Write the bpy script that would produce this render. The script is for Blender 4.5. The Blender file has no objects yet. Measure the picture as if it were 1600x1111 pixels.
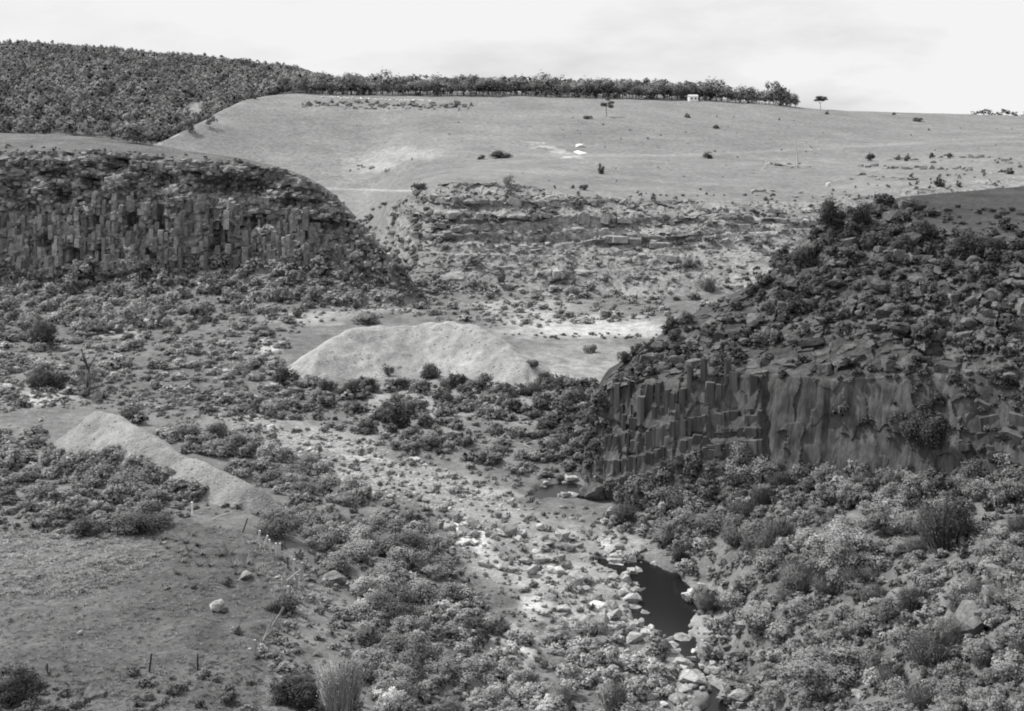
import bpy, bmesh, math, random
import numpy as np
from mathutils import Vector, Matrix

SC = bpy.context.scene
COL = SC.collection
random.seed(7)
RS = np.random.RandomState(11)

# ------------------------------------------------------------------ camera, sky, sun, exposure
F = 1931.0                 # focal length in photograph pixels (1600 wide)
HZ = 185.0                 # image row of the horizon
CZ = 50.0                  # lens height above the river
cam_d = bpy.data.cameras.new('camera')
cam = bpy.data.objects.new('camera', cam_d)
COL.objects.link(cam)
cam.location = (0, 0, CZ)
cam.rotation_euler = (math.radians(90), 0, 0)
cam_d.sensor_width = 36.0
cam_d.lens = F / 1600.0 * 36.0
cam_d.shift_y = -(555.5 - HZ) / 1600.0
cam_d.clip_start = 0.5
cam_d.clip_end = 30000
SC.camera = cam

SUN_AZ = Vector((-0.83, 0.43)).normalized()      # towards the sun, on the ground plane
SUN_EL = math.radians(50)
world = bpy.data.worlds.new('World')
SC.world = world
world.use_nodes = True
wn = world.node_tree
wn.nodes.clear()
def N(nt, typ, **kw):
    n = nt.nodes.new(typ)
    for k, v in kw.items():
        setattr(n, k, v)
    return n
def Lk(nt, a, b):
    nt.links.new(a, b)
sky = N(wn, 'ShaderNodeTexSky', sky_type='NISHITA', sun_disc=False)
sky.sun_elevation = SUN_EL
sky.sun_rotation = math.atan2(SUN_AZ.x, SUN_AZ.y)
sky.air_density = 1.0
sky.dust_density = 2.5
bw = N(wn, 'ShaderNodeRGBToBW')
Lk(wn, sky.outputs[0], bw.inputs[0])
tc = N(wn, 'ShaderNodeTexCoord')
mp = N(wn, 'ShaderNodeMapping')
mp.inputs['Scale'].default_value = (2.2, 2.2, 7.0)
Lk(wn, tc.outputs['Generated'], mp.inputs[0])
cn = N(wn, 'ShaderNodeTexNoise')
cn.inputs['Scale'].default_value = 1.7
cn.inputs['Detail'].default_value = 7
cn.inputs['Roughness'].default_value = 0.55
Lk(wn, mp.outputs[0], cn.inputs['Vector'])
cr = N(wn, 'ShaderNodeMapRange')
cr.inputs[1].default_value = 0.08
cr.inputs[2].default_value = 0.52
cr.inputs[3].default_value = 0.0
cr.inputs[4].default_value = 1.0
Lk(wn, cn.outputs[0], cr.inputs[0])
cm = N(wn, 'ShaderNodeMix', data_type='FLOAT')
Lk(wn, cr.outputs[0], cm.inputs[0])
Lk(wn, bw.outputs[0], cm.inputs[2])
cm.inputs[3].default_value = 7.7
bg = N(wn, 'ShaderNodeBackground')
bg.inputs[1].default_value = 0.108
Lk(wn, cm.outputs[0], bg.inputs[0])
wo = N(wn, 'ShaderNodeOutputWorld')
Lk(wn, bg.outputs[0], wo.inputs[0])

sun_d = bpy.data.lights.new('sun', 'SUN')
sun_d.energy = 4.2
sun_d.angle = math.radians(0.55)
sun_d.color = (1.0, 0.995, 0.985)
sun = bpy.data.objects.new('sun', sun_d)
COL.objects.link(sun)
sv = Vector((SUN_AZ.x * math.cos(SUN_EL), SUN_AZ.y * math.cos(SUN_EL), math.sin(SUN_EL)))
sun.rotation_euler = sv.to_track_quat('Z', 'Y').to_euler()
sun.location = (-300, 150, 300)

SC.view_settings.view_transform = 'Standard'
SC.view_settings.look = 'None'
SC.view_settings.exposure = 0.12
SC.view_settings.gamma = 1.0
SC.view_settings.use_curve_mapping = False
SC.render.engine = 'CYCLES'
SC.cycles.max_bounces = 4
SC.cycles.diffuse_bounces = 2
SC.cycles.glossy_bounces = 2
SC.cycles.transmission_bounces = 2
SC.cycles.filter_width = 1.9

# ------------------------------------------------------------------ small maths
def XYZ(px, py, y):
    return Vector(((px - 800) / F * y, y, CZ - (py - HZ) / F * y))
def P(py, z):
    return ((CZ - z) * F / (py - HZ), z)
def Q(py, y):
    return (y, CZ - (py - HZ) / F * y)

def _hash(ix, iy, iz, seed):
    h = (ix.astype(np.uint32) * np.uint32(374761393) + iy.astype(np.uint32) * np.uint32(668265263)
         + iz.astype(np.uint32) * np.uint32(2147483647) + np.uint32((seed * 1274126177) & 0xffffffff))
    h = (h ^ (h >> np.uint32(13))) * np.uint32(1274126177)
    h = (h ^ (h >> np.uint32(16))) * np.uint32(2246822519)
    h = h ^ (h >> np.uint32(13))
    return (h & np.uint32(0xffffff)).astype(np.float32) / np.float32(0xffffff)
def vnoise(x, y, z, seed=0):
    x, y, z = np.broadcast_arrays(np.asarray(x, np.float64), np.asarray(y, np.float64), np.asarray(z, np.float64))
    fx, fy, fz = np.floor(x), np.floor(y), np.floor(z)
    ix, iy, iz = fx.astype(np.int64), fy.astype(np.int64), fz.astype(np.int64)
    tx, ty, tz = x - fx, y - fy, z - fz
    tx = tx * tx * (3 - 2 * tx); ty = ty * ty * (3 - 2 * ty); tz = tz * tz * (3 - 2 * tz)
    out = 0
    for a in (0, 1):
        for b in (0, 1):
            for c in (0, 1):
                w = (tx if a else 1 - tx) * (ty if b else 1 - ty) * (tz if c else 1 - tz)
                out = out + w * _hash(ix + a, iy + b, iz + c, seed)
    return out * 2 - 1
def fbm(x, y, z, seed=0, octv=4, gain=0.5):
    s, a, n = 0, 1.0, 0
    for o in range(octv):
        k = 2.03 ** o
        s = s + a * vnoise(np.asarray(x) * k + o * 17.3, np.asarray(y) * k, np.asarray(z) * k, seed + o)
        n += a
        a *= gain
    return s / n
def cells(x, y, seed=0):
    """2-D Voronoi: (random value of the nearest cell, distance to its border)"""
    fx, fy = np.floor(x), np.floor(y)
    d1 = np.full(np.shape(x), 1e9); d2 = np.full(np.shape(x), 1e9); val = np.zeros(np.shape(x))
    for i in (-1, 0, 1):
        for j in (-1, 0, 1):
            cx, cy = (fx + i).astype(np.int64), (fy + j).astype(np.int64)
            z0 = np.zeros_like(cx)
            px = fx + i + _hash(cx, cy, z0, seed); py = fy + j + _hash(cx, cy, z0 + 1, seed)
            d = (px - x) ** 2 + (py - y) ** 2
            v = _hash(cx, cy, z0 + 2, seed)
            nearer = d < d1
            d2 = np.where(nearer, d1, np.minimum(d2, d))
            val = np.where(nearer, v, val)
            d1 = np.where(nearer, d, d1)
    return val, np.sqrt(d2) - np.sqrt(d1)
def gsmooth(a, s, axis):
    if s <= 0:
        return a
    r = int(3 * s) + 1
    k = np.exp(-0.5 * (np.arange(-r, r + 1) / s) ** 2); k /= k.sum()
    a = np.moveaxis(a, axis, 0)
    pad = np.concatenate([np.repeat(a[:1], r, 0), a, np.repeat(a[-1:], r, 0)])
    out = np.zeros_like(a)
    for i, w in enumerate(k):
        out += w * pad[i:i + a.shape[0]]
    return np.moveaxis(out, 0, axis)
def sstep(a, b, x):
    t = np.clip((x - a) / (b - a), 0, 1)
    return t * t * (3 - 2 * t)
def inpoly(px, py, poly):
    px = np.asarray(px); py = np.asarray(py)
    c = np.zeros(px.shape, bool)
    n = len(poly)
    for i in range(n):
        x0, y0 = poly[i]; x1, y1 = poly[(i + 1) % n]
        if y0 == y1:
            continue
        hit = ((y0 > py) != (y1 > py)) & (px < (x1 - x0) * (py - y0) / (y1 - y0) + x0)
        c ^= hit
    return c

# ------------------------------------------------------------------ mesh and object helpers
def build_mesh(name, v, f, mat=None, attrs=None, smooth=False):
    v = np.asarray(v, np.float32); f = np.asarray(f, np.int32)
    me = bpy.data.meshes.new(name)
    me.vertices.add(len(v)); me.vertices.foreach_set('co', v.ravel())
    k = f.shape[1]
    me.loops.add(f.size); me.loops.foreach_set('vertex_index', f.ravel())
    me.polygons.add(len(f))
    me.polygons.foreach_set('loop_start', np.arange(len(f), dtype=np.int32) * k)
    me.polygons.foreach_set('loop_total', np.full(len(f), k, np.int32))
    me.polygons.foreach_set('use_smooth', np.full(len(f), smooth, bool))
    if attrs:
        for an, av in attrs.items():
            av = np.asarray(av, np.float32)
            if av.ndim == 1 and mat is not None and mat.name.startswith('leaves'):
                av = np.c_[av, np.zeros((len(av), 2)), np.ones(len(av))].astype(np.float32)
            if av.ndim == 2:
                an_ = me.attributes.new('nrm', 'FLOAT_VECTOR', 'POINT')
                an_.data.foreach_set('vector', np.ascontiguousarray(av[:, 1:4]).ravel())
                av = np.ascontiguousarray(av[:, 0])
            at = me.attributes.new(an, 'FLOAT', 'POINT')
            at.data.foreach_set('value', av)
    me.update(calc_edges=True)
    me.validate()
    if mat:
        me.materials.append(mat)
    return me
def obj(name, me, parent=None, loc=(0, 0, 0), rot=(0, 0, 0), sc=(1, 1, 1), tone=None):
    o = bpy.data.objects.new(name, me)
    COL.objects.link(o)
    o.location = loc; o.rotation_euler = rot; o.scale = sc
    if parent:
        o.parent = parent
    if tone is not None:
        o.color = (tone, tone, tone, 1)
    return o
def tag(o, label, cat=None, group=None, kind=None):
    o['label'] = label
    if cat: o['category'] = cat
    if group: o['group'] = group
    if kind: o['kind'] = kind
    return o
def empty(name, loc, rz=0, s=1.0):
    o = bpy.data.objects.new(name, None)
    COL.objects.link(o)
    o.empty_display_size = 0.3
    o.location = loc; o.rotation_euler = (0, 0, rz); o.scale = (s, s, s)
    return o

class Acc:
    """collects many small meshes into one (quads or triangles)"""
    def __init__(self, k=3):
        self.v, self.f, self.t, self.n, self.k = [], [], [], 0, k
    def add(self, v, f, t):
        t = np.asarray(t, np.float32)
        self.v.append(v); self.f.append(f + self.n); self.t.append(t if t.ndim == 2 else np.broadcast_to(t, (len(v),)))
        self.n += len(v)
    def mesh(self, name, mat, smooth=False):
        return build_mesh(name, np.concatenate(self.v), np.concatenate(self.f), mat, {'tone': np.concatenate(self.t)}, smooth)

# ------------------------------------------------------------------ materials (a monochrome world: greys only)
def rough_mat(name, use_attr, use_color, noises, bump=None, rough=0.9, spec=0.15, base=1.0, trans=0.0, scale_xyz=(1, 1, 1), leaf=False):
    """albedo = base * attribute * object colour * product of noises [(scale, detail, lo, hi)]"""
    m = bpy.data.materials.new(name); m.use_nodes = True
    nt = m.node_tree; nt.nodes.clear()
    out = N(nt, 'ShaderNodeOutputMaterial')
    bs = N(nt, 'ShaderNodeBsdfPrincipled')
    bs.inputs['Roughness'].default_value = rough
    bs.inputs['Specular IOR Level'].default_value = spec
    geo = N(nt, 'ShaderNodeNewGeometry')
    mpg = N(nt, 'ShaderNodeMapping')
    mpg.inputs['Scale'].default_value = scale_xyz
    Lk(nt, geo.outputs['Position'], mpg.inputs[0])
    cur = N(nt, 'ShaderNodeValue'); cur.outputs[0].default_value = base
    cur = cur.outputs[0]
    def mul(a, b):
        n = N(nt, 'ShaderNodeMath', operation='MULTIPLY'); Lk(nt, a, n.inputs[0]); Lk(nt, b, n.inputs[1]); return n.outputs[0]
    if use_attr:
        at = N(nt, 'ShaderNodeAttribute'); at.attribute_name = 'tone'
        cur = mul(cur, at.outputs['Fac'])
    if use_color:
        oi = N(nt, 'ShaderNodeObjectInfo')
        b2 = N(nt, 'ShaderNodeRGBToBW'); Lk(nt, oi.outputs['Color'], b2.inputs[0])
        cur = mul(cur, b2.outputs[0])
    for (s, d, lo, hi) in noises:
        nz = N(nt, 'ShaderNodeTexNoise')
        nz.inputs['Scale'].default_value = s; nz.inputs['Detail'].default_value = d
        nz.inputs['Roughness'].default_value = 0.6
        Lk(nt, mpg.outputs[0], nz.inputs['Vector'])
        mr = N(nt, 'ShaderNodeMapRange')
        mr.inputs[1].default_value = 0.32; mr.inputs[2].default_value = 0.68
        mr.inputs[3].default_value = lo; mr.inputs[4].default_value = hi
        Lk(nt, nz.outputs[0], mr.inputs[0])
        cur = mul(cur, mr.outputs[0])
    Lk(nt, cur, bs.inputs['Base Color'])
    if bump:
        nz = N(nt, 'ShaderNodeTexNoise')
        nz.inputs['Scale'].default_value = bump[0]; nz.inputs['Detail'].default_value = 5
        Lk(nt, mpg.outputs[0], nz.inputs['Vector'])
        bp = N(nt, 'ShaderNodeBump')
        bp.inputs['Strength'].default_value = bump[1]; bp.inputs['Distance'].default_value = bump[2]
        Lk(nt, nz.outputs[0], bp.inputs['Height'])
        Lk(nt, bp.outputs[0], bs.inputs['Normal'])
    nout = None
    if leaf:
        an = N(nt, 'ShaderNodeAttribute'); an.attribute_name = 'nrm'
        vt_ = N(nt, 'ShaderNodeVectorTransform', vector_type='NORMAL', convert_from='OBJECT', convert_to='WORLD')
        Lk(nt, an.outputs['Vector'], vt_.inputs[0])
        vn = N(nt, 'ShaderNodeVectorMath', operation='NORMALIZE'); Lk(nt, vt_.outputs[0], vn.inputs[0])
        nout = vn.outputs[0]
        Lk(nt, nout, bs.inputs['Normal'])
    if trans:
        tr = N(nt, 'ShaderNodeBsdfTranslucent')
        if nout: Lk(nt, nout, tr.inputs['Normal'])
        Lk(nt, cur, tr.inputs[0])
        mx = N(nt, 'ShaderNodeMixShader'); mx.inputs[0].default_value = trans
        Lk(nt, bs.outputs[0], mx.inputs[1]); Lk(nt, tr.outputs[0], mx.inputs[2])
        Lk(nt, mx.outputs[0], out.inputs[0])
    else:
        Lk(nt, bs.outputs[0], out.inputs[0])
    return m
M_GROUND = rough_mat('ground_turf', True, False, [(0.035, 5, 0.86, 1.14), (0.45, 6, 0.72, 1.28), (2.6, 4, 0.72, 1.28)], (1.3, 0.45, 0.25))
M_ROCKFACE = rough_mat('rock_face', True, False, [(0.10, 4, 0.75, 1.25), (0.9, 6, 0.6, 1.4), (4.0, 4, 0.8, 1.2)], (1.6, 0.8, 0.3), scale_xyz=(1, 1, 0.75))
M_STREAK = rough_mat('streaked_rock', True, False, [(0.22, 4, 0.7, 1.3), (0.9, 5, 0.5, 1.5), (2.4, 4, 0.75, 1.25)], (1.6, 0.5, 0.2), scale_xyz=(1, 1, 0.07))
M_STREAKC = rough_mat('streaked_rock_pieces', False, True, [(0.22, 4, 0.7, 1.3), (0.9, 5, 0.5, 1.5), (2.4, 4, 0.75, 1.25)], (1.6, 0.5, 0.2), scale_xyz=(1, 1, 0.07))
M_ROCK = rough_mat('broken_rock', False, True, [(0.7, 5, 0.62, 1.38), (2.6, 5, 0.7, 1.3)], (2.2, 0.9, 0.3))
M_RUBBLE = rough_mat('loose_rubble', True, False, [(0.8, 5, 0.65, 1.35), (3.0, 4, 0.75, 1.25)], (2.2, 0.9, 0.3))
M_LEAF = rough_mat('leaves', True, True, [(0.5, 2, 0.85, 1.15)], None, 0.85, 0.06, base=2.0, trans=0.22, leaf=True)
M_LEAFS = rough_mat('leaves_massed', True, False, [(0.25, 2, 0.85, 1.15)], None, 0.85, 0.06, base=2.0, trans=0.22, leaf=True)
M_BARK = rough_mat('bark', False, True, [(2.0, 4, 0.7, 1.3)], (6, 0.5, 0.05), 0.9)
M_GRAVEL = rough_mat('spoil_gravel', True, False, [(0.12, 4, 0.88, 1.12), (1.1, 6, 0.82, 1.18), (5.0, 4, 0.8, 1.2)], (3.5, 0.8, 0.25))
M_WOOD = rough_mat('weathered_wood', False, True, [(8, 4, 0.7, 1.3)], None, 0.85)
M_PAINT = rough_mat('whitewash', False, True, [(1.0, 4, 0.92, 1.05)], None, 0.7)
mw = bpy.data.materials.new('river_water'); mw.use_nodes = True
b = mw.node_tree.nodes['Principled BSDF']
b.inputs['Base Color'].default_value = (0.012, 0.012, 0.012, 1)
b.inputs['Roughness'].default_value = 0.2
b.inputs['Specular IOR Level'].default_value = 0.3
b.inputs['IOR'].default_value = 1.33
nz = N(mw.node_tree, 'ShaderNodeTexNoise'); nz.inputs['Scale'].default_value = 3.0
bp = N(mw.node_tree, 'ShaderNodeBump'); bp.inputs['Strength'].default_value = 0.12; bp.inputs['Distance'].default_value = 0.03
Lk(mw.node_tree, nz.outputs[0], bp.inputs['Height']); Lk(mw.node_tree, bp.outputs[0], b.inputs['Normal'])
M_WATER = mw

# ------------------------------------------------------------------ terrain sheets
def sheet(cols, px, counts, sm_px, sm_t=None, knots_smooth=None):
    """cols {px: [(y,z)...]} -> Y,Z arrays (npx, nt), and s = knot coordinate of each row"""
    keys = sorted(cols)
    K = len(cols[keys[0]])
    ky = np.array([[cols[k][i][0] for i in range(K)] for k in keys], float)
    kz = np.array([[cols[k][i][1] for i in range(K)] for k in keys], float)
    Ky = np.stack([np.interp(px, keys, ky[:, i]) for i in range(K)], 1)
    Kz = np.stack([np.interp(px, keys, kz[:, i]) for i in range(K)], 1)
    step = px[1] - px[0]
    Ky = gsmooth(Ky, sm_px / step, 0); Kz = gsmooth(Kz, sm_px / step, 0)
    s = np.concatenate([np.linspace(i, i + 1, c, endpoint=False) for i, c in enumerate(counts)] + [[K - 1]])
    i0 = np.clip(s.astype(int), 0, K - 2); t = (s - i0)[None, :]
    # distance runs evenly in the reciprocal on long flat spans so that rows stay even for the eye
    a, bb = Ky[:, i0], Ky[:, i0 + 1]
    Y = a + (bb - a) * t
    Z = Kz[:, i0] + (Kz[:, i0 + 1] - Kz[:, i0]) * t
    if sm_t:
        Y = gsmooth(Y, sm_t, 1); Z = gsmooth(Z, sm_t, 1)
    return Y, Z, np.broadcast_to(s[None, :], Y.shape)
def grid_faces(nx, nt):
    i = np.arange(nx - 1)[:, None] * nt + np.arange(nt - 1)[None, :]
    return np.stack([i, i + nt, i + nt + 1, i + 1], -1).reshape(-1, 4)

# ---- ground: gorge floor, paddock, far slopes, hill, forest ridge, plain
def gcol(k1, k2, k3, k4, k5, k6, k7, k8, k9, k10, far=((4000, 50), (14000, 44))):
    return [(2, 46), (28, 24), k1, k2, k3, k4, k5, k6, k7, k8, k9, k10, far[0], far[1]]
FARL = ((4000, 90), (14000, 40))
G = {
    -700: gcol((80, 14), (128, 11), (164, 9), (245, 6), (335, 6), (400, 10), (600, 24), (700, 38), (770, 42), Q(46, 1500), FARL),
    0: gcol(P(1110, 11), P(810, 8.6), P(690, 7), P(540, 5), (335, 5), (400, 10), (600, 22), (700, 36), (770, 40), Q(69, 1500), FARL),
    150: gcol(P(1110, 10.5), P(810, 8.4), P(700, 6.5), P(550, 4), (335, 5), (400, 10), (600, 22), (700, 36), (770, 40), Q(77, 1500), FARL),
    240: gcol(P(1110, 10), P(815, 8.2), P(710, 6), P(555, 3.5), (332, 6), (400, 9), (520, 14), Q(228, 620), (720, 31), Q(86, 1500), FARL),
    300: gcol(P(1110, 10), P(820, 8), P(715, 5.6), P(560, 3.2), (330, 6), (400, 9), (540, 14), Q(197, 680), (780, 38), Q(93, 1450), FARL),
    350: gcol(P(1110, 9.8), P(830, 8), P(720, 5), P(560, 3), (330, 6), (400, 9), (560, 14), Q(167, 740), (840, 47), Q(99, 1400), FARL),
    400: gcol(P(1110, 9.6), P(850, 8), P(725, 4.4), P(560, 3), (330, 6), (400, 9), (570, 15), Q(149, 800), (900, 58), Q(107, 1350), FARL),
    450: gcol(P(1110, 9.4), P(880, 7.8), P(730, 3.6), P(560, 2.8), (330, 5), (420, 9), (580, 16), Q(146, 820), Q(146, 930), Q(117, 1300), FARL),
    520: gcol(P(1110, 8.8), P(920, 6.4), P(735, 2.4), P(560, 2.6), (330, 4), (450, 9.5), (590, 17), Q(148, 830), Q(146, 950), Q(138, 1200)),
    570: gcol(P(1110, 8), P(910, 5.2), P(738, 1.8), P(560, 2.6), (330, 4), Q(334, 500), Q(291, 590), Q(150, 838), Q(146, 950), Q(142, 1150)),
    640: gcol(P(1110, 6.8), P(890, 3.4), P(745, 1.4), P(560, 2.6), P(457, 4), Q(300, 392), Q(268, 560), Q(150, 842), Q(146, 950), Q(142, 1150)),
    700: gcol(P(1110, 5.2), P(900, 2.4), P(755, 1.1), P(560, 2.5), P(460, 3.5), Q(284, 380), Q(256, 570), Q(150, 845), Q(146, 960), Q(143, 1150)),
    800: gcol(P(1110, 3), P(920, 1.3), P(770, 0.8), P(560, 2.2), P(462, 3), Q(286, 378), Q(248, 590), Q(150, 850), Q(146, 960), Q(143, 1150)),
    900: gcol(P(1110, 1.6), P(930, 0.8), P(775, 0.5), P(560, 2), P(463, 3), Q(306, 380), Q(243, 600), Q(152, 850), Q(147, 960), Q(144, 1150)),
    1000: gcol(P(1110, 0.9), P(930, 0.4), P(775, 0.4), P(560, 2), P(463, 3), Q(312, 383), Q(242, 600), Q(155, 855), Q(150, 970), Q(147, 1150)),
    1100: gcol(P(1110, 0.7), P(930, 0.9), P(780, 3), (258, 2), P(462, 3), Q(315, 388), Q(243, 600), Q(158, 862), Q(154, 980), Q(152, 1150)),
    1200: gcol(P(1110, 3.4), P(930, 4), P(790, 6.5), (258, 2), (330, 4), Q(316, 394), Q(246, 600), Q(163, 870), Q(161, 990), Q(161, 1180)),
    1290: gcol(P(1110, 6.5), P(930, 7), P(790, 8.5), (258, 2), (332, 5), Q(316, 402), Q(248, 600), Q(171, 880), Q(174, 1000), Q(175, 1250)),
    1450: gcol(P(1110, 11.5), P(930, 12), P(790, 11), (258, 3), (335, 6), Q(292, 430), Q(240, 610), Q(177, 950), Q(179, 1080), Q(180, 1400)),
    1600: gcol(P(1110, 15), P(930, 16.5), P(790, 13), (258, 3), (340, 7), Q(276, 460), Q(230, 620), Q(181, 1050), Q(183, 1200), Q(182, 1600)),
    2300: gcol((72, 30), (100, 32), (130, 24), (258, 6), (345, 9), (470, 30), (640, 36), (1050, 52), (1200, 51), (1600, 52)),
}
GP = np.arange(-320, 1921, 3.4)
gY, gZ, gS = sheet(G, GP, [6, 8, 84, 58, 64, 36, 36, 36, 96, 8, 26, 8, 6], 16, 2.2)
gX = (GP[:, None] - 800) / F * gY
gPX = np.broadcast_to(GP[:, None], gX.shape)
# relief
rel = np.clip(gY / 60, 0.2, 1)
floor_w = 1 - sstep(330, 380, gY)
gZ = gZ + floor_w * rel * (0.55 * fbm(gX / 9, gY / 9, 0, 3, 3) + 0.22 * fbm(gX / 1.6, gY / 1.6, 0, 9, 3))
gZ = gZ + (1 - floor_w) * (0.9 * fbm(gX / 45, gY / 45, 0, 5, 3) + 0.30 * fbm(gX / 13, gY / 13, 0, 6, 2)) * (1 - sstep(1000, 2500, gY))
padz = inpoly(gPX, HZ + (CZ - gZ) / gY * F, [(-400, 800), (300, 806), (480, 880), (430, 1010), (560, 1200), (-400, 1200)])
gZ = gZ + padz * (0.22 * np.abs(fbm(gX / 1.7, gY / 1.7, 0, 23, 3)) + 0.25 * fbm(gX / 4.5, gY / 4.5, 0, 24, 2))
# the river: a channel cut through the floor
RIV = [((948, 880), 1.2), ((1000, 890), 2.4), ((1034, 912), 2.9), ((1036, 940), 3.6), ((1040, 966), 3.1), ((1066, 1000), 1.2),
       ((1098, 1045), 0.55), ((1118, 1085), 0.8), ((1132, 1160), 1.4), ((1150, 1260), 2.2)]
POOL = [((856, 772), 1.9), ((885, 766), 3.4), ((908, 769), 3.0), ((924, 774), 1.5)]
def wpt(p, z=0.0):
    y = (CZ - z) * F / (p[1] - HZ)
    return ((p[0] - 800) / F * y, y)
def chan(X, Y, pts):
    d = np.full(X.shape, 1e9)
    for (a, ra), (c, rc) in zip(pts[:-1], pts[1:]):
        ax, ay = wpt(a); cx, cy = wpt(c)
        t = np.clip(((X - ax) * (cx - ax) + (Y - ay) * (cy - ay)) / ((cx - ax) ** 2 + (cy - ay) ** 2), 0, 1)
        d = np.minimum(d, np.hypot(X - ax - t * (cx - ax), (Y - ay - t * (cy - ay)) * 0.8) - (ra + t * (rc - ra)))
    return d
wob = 1.5 * fbm(gX / 2.0, gY / 2.0, 0, 21, 4)
cd = np.minimum(chan(gX, gY, RIV), chan(gX, gY, POOL)) + wob
gZ = np.where(cd < 6, gZ * sstep(0.5, 6, cd) + (1 - sstep(0.5, 6, cd)) * np.minimum(gZ, 0.35), gZ)
gZ = np.where((cd > 0.3) & (cd < 16), np.maximum(gZ, 0.12 + 0.1 * sstep(0.3, 3, cd)), gZ)
gZ = gZ - 1.0 * (1 - sstep(-0.8, 0.4, cd))
# what grows or lies on it: albedo per vertex
gPY = HZ + (CZ - gZ) / gY * F
nz1 = fbm(gX / 14, gY / 14, 0, 31, 4); nz2 = fbm(gX / 3.2, gY / 3.2, 0, 33, 3)
wx = gPX + 16 * fbm(gX / 5, gY / 5, 0, 41, 3) * 1.2
wy = gPY + 9 * fbm(gX / 5, gY / 5, 0, 43, 3) * 1.2
alb = np.full(gX.shape, 0.145) + 0.025 * nz1 + 0.03 * nz2
alb = np.where(gY > 355, 0.203 + 0.022 * nz1 + 0.02 * nz2 + 0.035 * fbm(gX / 45, gY / 80, 0, 35, 3) - 0.014 * (np.mod(gZ * 0.9 + 0.8 * nz1, 1.0) < 0.3), alb)
forest = (gY > 690) & (gPX < 500) & (gS > 9.02)
alb = np.where(forest, 0.12, alb)
alb = np.where(gS > 9.25, np.minimum(alb, 0.14), alb)
def patch(cx, cy, rx, ry, val, soft=0.35, rot=0.0, strength=1.0):
    global alb
    c, s = math.cos(rot), math.sin(rot)
    dx, dy = wx - cx, wy - cy
    e = np.hypot((dx * c + dy * s) / rx, (-dx * s + dy * c) / ry)
    w = (1 - sstep(1 - soft, 1 + soft, e)) * (gY < 2500) * strength
    alb = alb * (1 - w) + val * w
# paddock grass
pad = inpoly(wx, wy, [(-400, 830), (0, 815), (170, 838), (300, 815), (370, 830), (450, 870), (470, 920), (420, 1010), (390, 1200), (-400, 1200)])
alb = np.where(pad, 0.098 + 0.022 * nz1 + 0.02 * nz2, alb)
patch(40, 860, 170, 45, 0.15, 0.6)
patch(340, 945, 110, 70, 0.085, 0.6)
# dry river flats, sand and pale gravel
patch(930, 512, 130, 15, 0.40, 0.5)
patch(850, 498, 60, 12, 0.33, 0.5)
patch(910, 560, 95, 26, 0.24, 0.4)
patch(960, 580, 70, 8, 0.31, 0.5)
for (x, y, rx, ry, v, r) in [(728, 832, 42, 15, 0.56, 0.3), (790, 878, 44, 10, 0.46, 0.55), (815, 905, 55, 14, 0.34, 0.3), (838, 945, 22, 22, 0.44, 0.5),
                             (590, 738, 62, 9, 0.46, -0.12), (570, 718, 46, 6, 0.4, 0.1), (545, 748, 32, 6, 0.46, 0.1), (430, 662, 75, 14, 0.36, 0.2),
                             (480, 690, 60, 13, 0.36, 0.15), (440, 690, 60, 12, 0.33, 0.1), (685, 752, 45, 9, 0.38, 0.1), (775, 765, 40, 9, 0.36, 0.1), (640, 748, 130, 22, 0.27, 0.12), (760, 800, 95, 24, 0.28, 0.3), (480, 678, 120, 20, 0.26, 0.14), (940, 965, 75, 26, 0.34, 0.1), (800, 1010, 40, 40, 0.33, 0.6),
                             (870, 900, 120, 34, 0.27, 0.15), (900, 840, 130, 24, 0.24, 0.1), (1100, 960, 60, 40, 0.27, 0.3), (1090, 1060, 60, 26, 0.28, 0.3),
                             (60, 620, 60, 16, 0.32, 0.0), (425, 545, 26, 9, 0.4, -0.3), (170, 520, 45, 8, 0.33, 0), (480, 495, 70, 10, 0.27, 0), (820, 478, 90, 10, 0.27, 0), (600, 480, 60, 8, 0.26, 0)]:
    patch(x, y, rx, ry, v, 0.45, r)
# far slope: mottled scree face, then pale tracks and bare scrapes on the hill
face = sstep(4.2, 4.6, gS) * (1 - sstep(5.0, 5.15, gS)) * (gPX > 575)
alb = alb * (1 - face) + face * (0.23 + 0.05 * nz1 + 0.07 * nz2)
patch(870, 236, 45, 4, 0.42, 0.5, 0.28); patch(580, 258, 42, 9, 0.31, 0.7); patch(635, 240, 70, 8, 0.28, 0.8)
patch(305, 174, 12, 10, 0.30, 0.7); patch(260, 213, 22, 3, 0.42, 0.5, -0.5)
patch(1230, 168, 330, 20, 0.205, 0.8); patch(1270, 200, 150, 18, 0.19, 0.9); patch(920, 178, 70, 10, 0.21, 0.8)
patch(1000, 233, 120, 6, 0.20, 0.9); patch(1480, 300, 110, 8, 0.34, 0.5, -0.12)
wob2 = 3 * fbm(gX / 30, 0, 0, 71, 2)
for (x0, x1, y0, y1, wd, v) in [(505, 660, 293, 299, 1.3, 0.33), (790, 1110, 240, 242, 2.0, 0.245), (1110, 1600, 241, 212, 2.2, 0.232)]:
    yl = y0 + (y1 - y0) * (gPX - x0) / (x1 - x0) + wob2
    w = np.exp(-((gPY - yl) / wd) ** 2) * (gPX > x0) * (gPX < x1) * (gY > 380)
    alb = alb * (1 - w) + v * w
alb = np.clip(alb, 0.03, 0.7)
ground = obj('ground', build_mesh('ground', np.stack([gX, gY, gZ], -1).reshape(-1, 3), grid_faces(*gX.shape)[:, ::-1], M_GROUND, {'tone': alb.ravel()}, True))
tag(ground, 'scrubby gorge floor, grazed paddock and pale grassy hill beyond', kind='structure')

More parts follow.
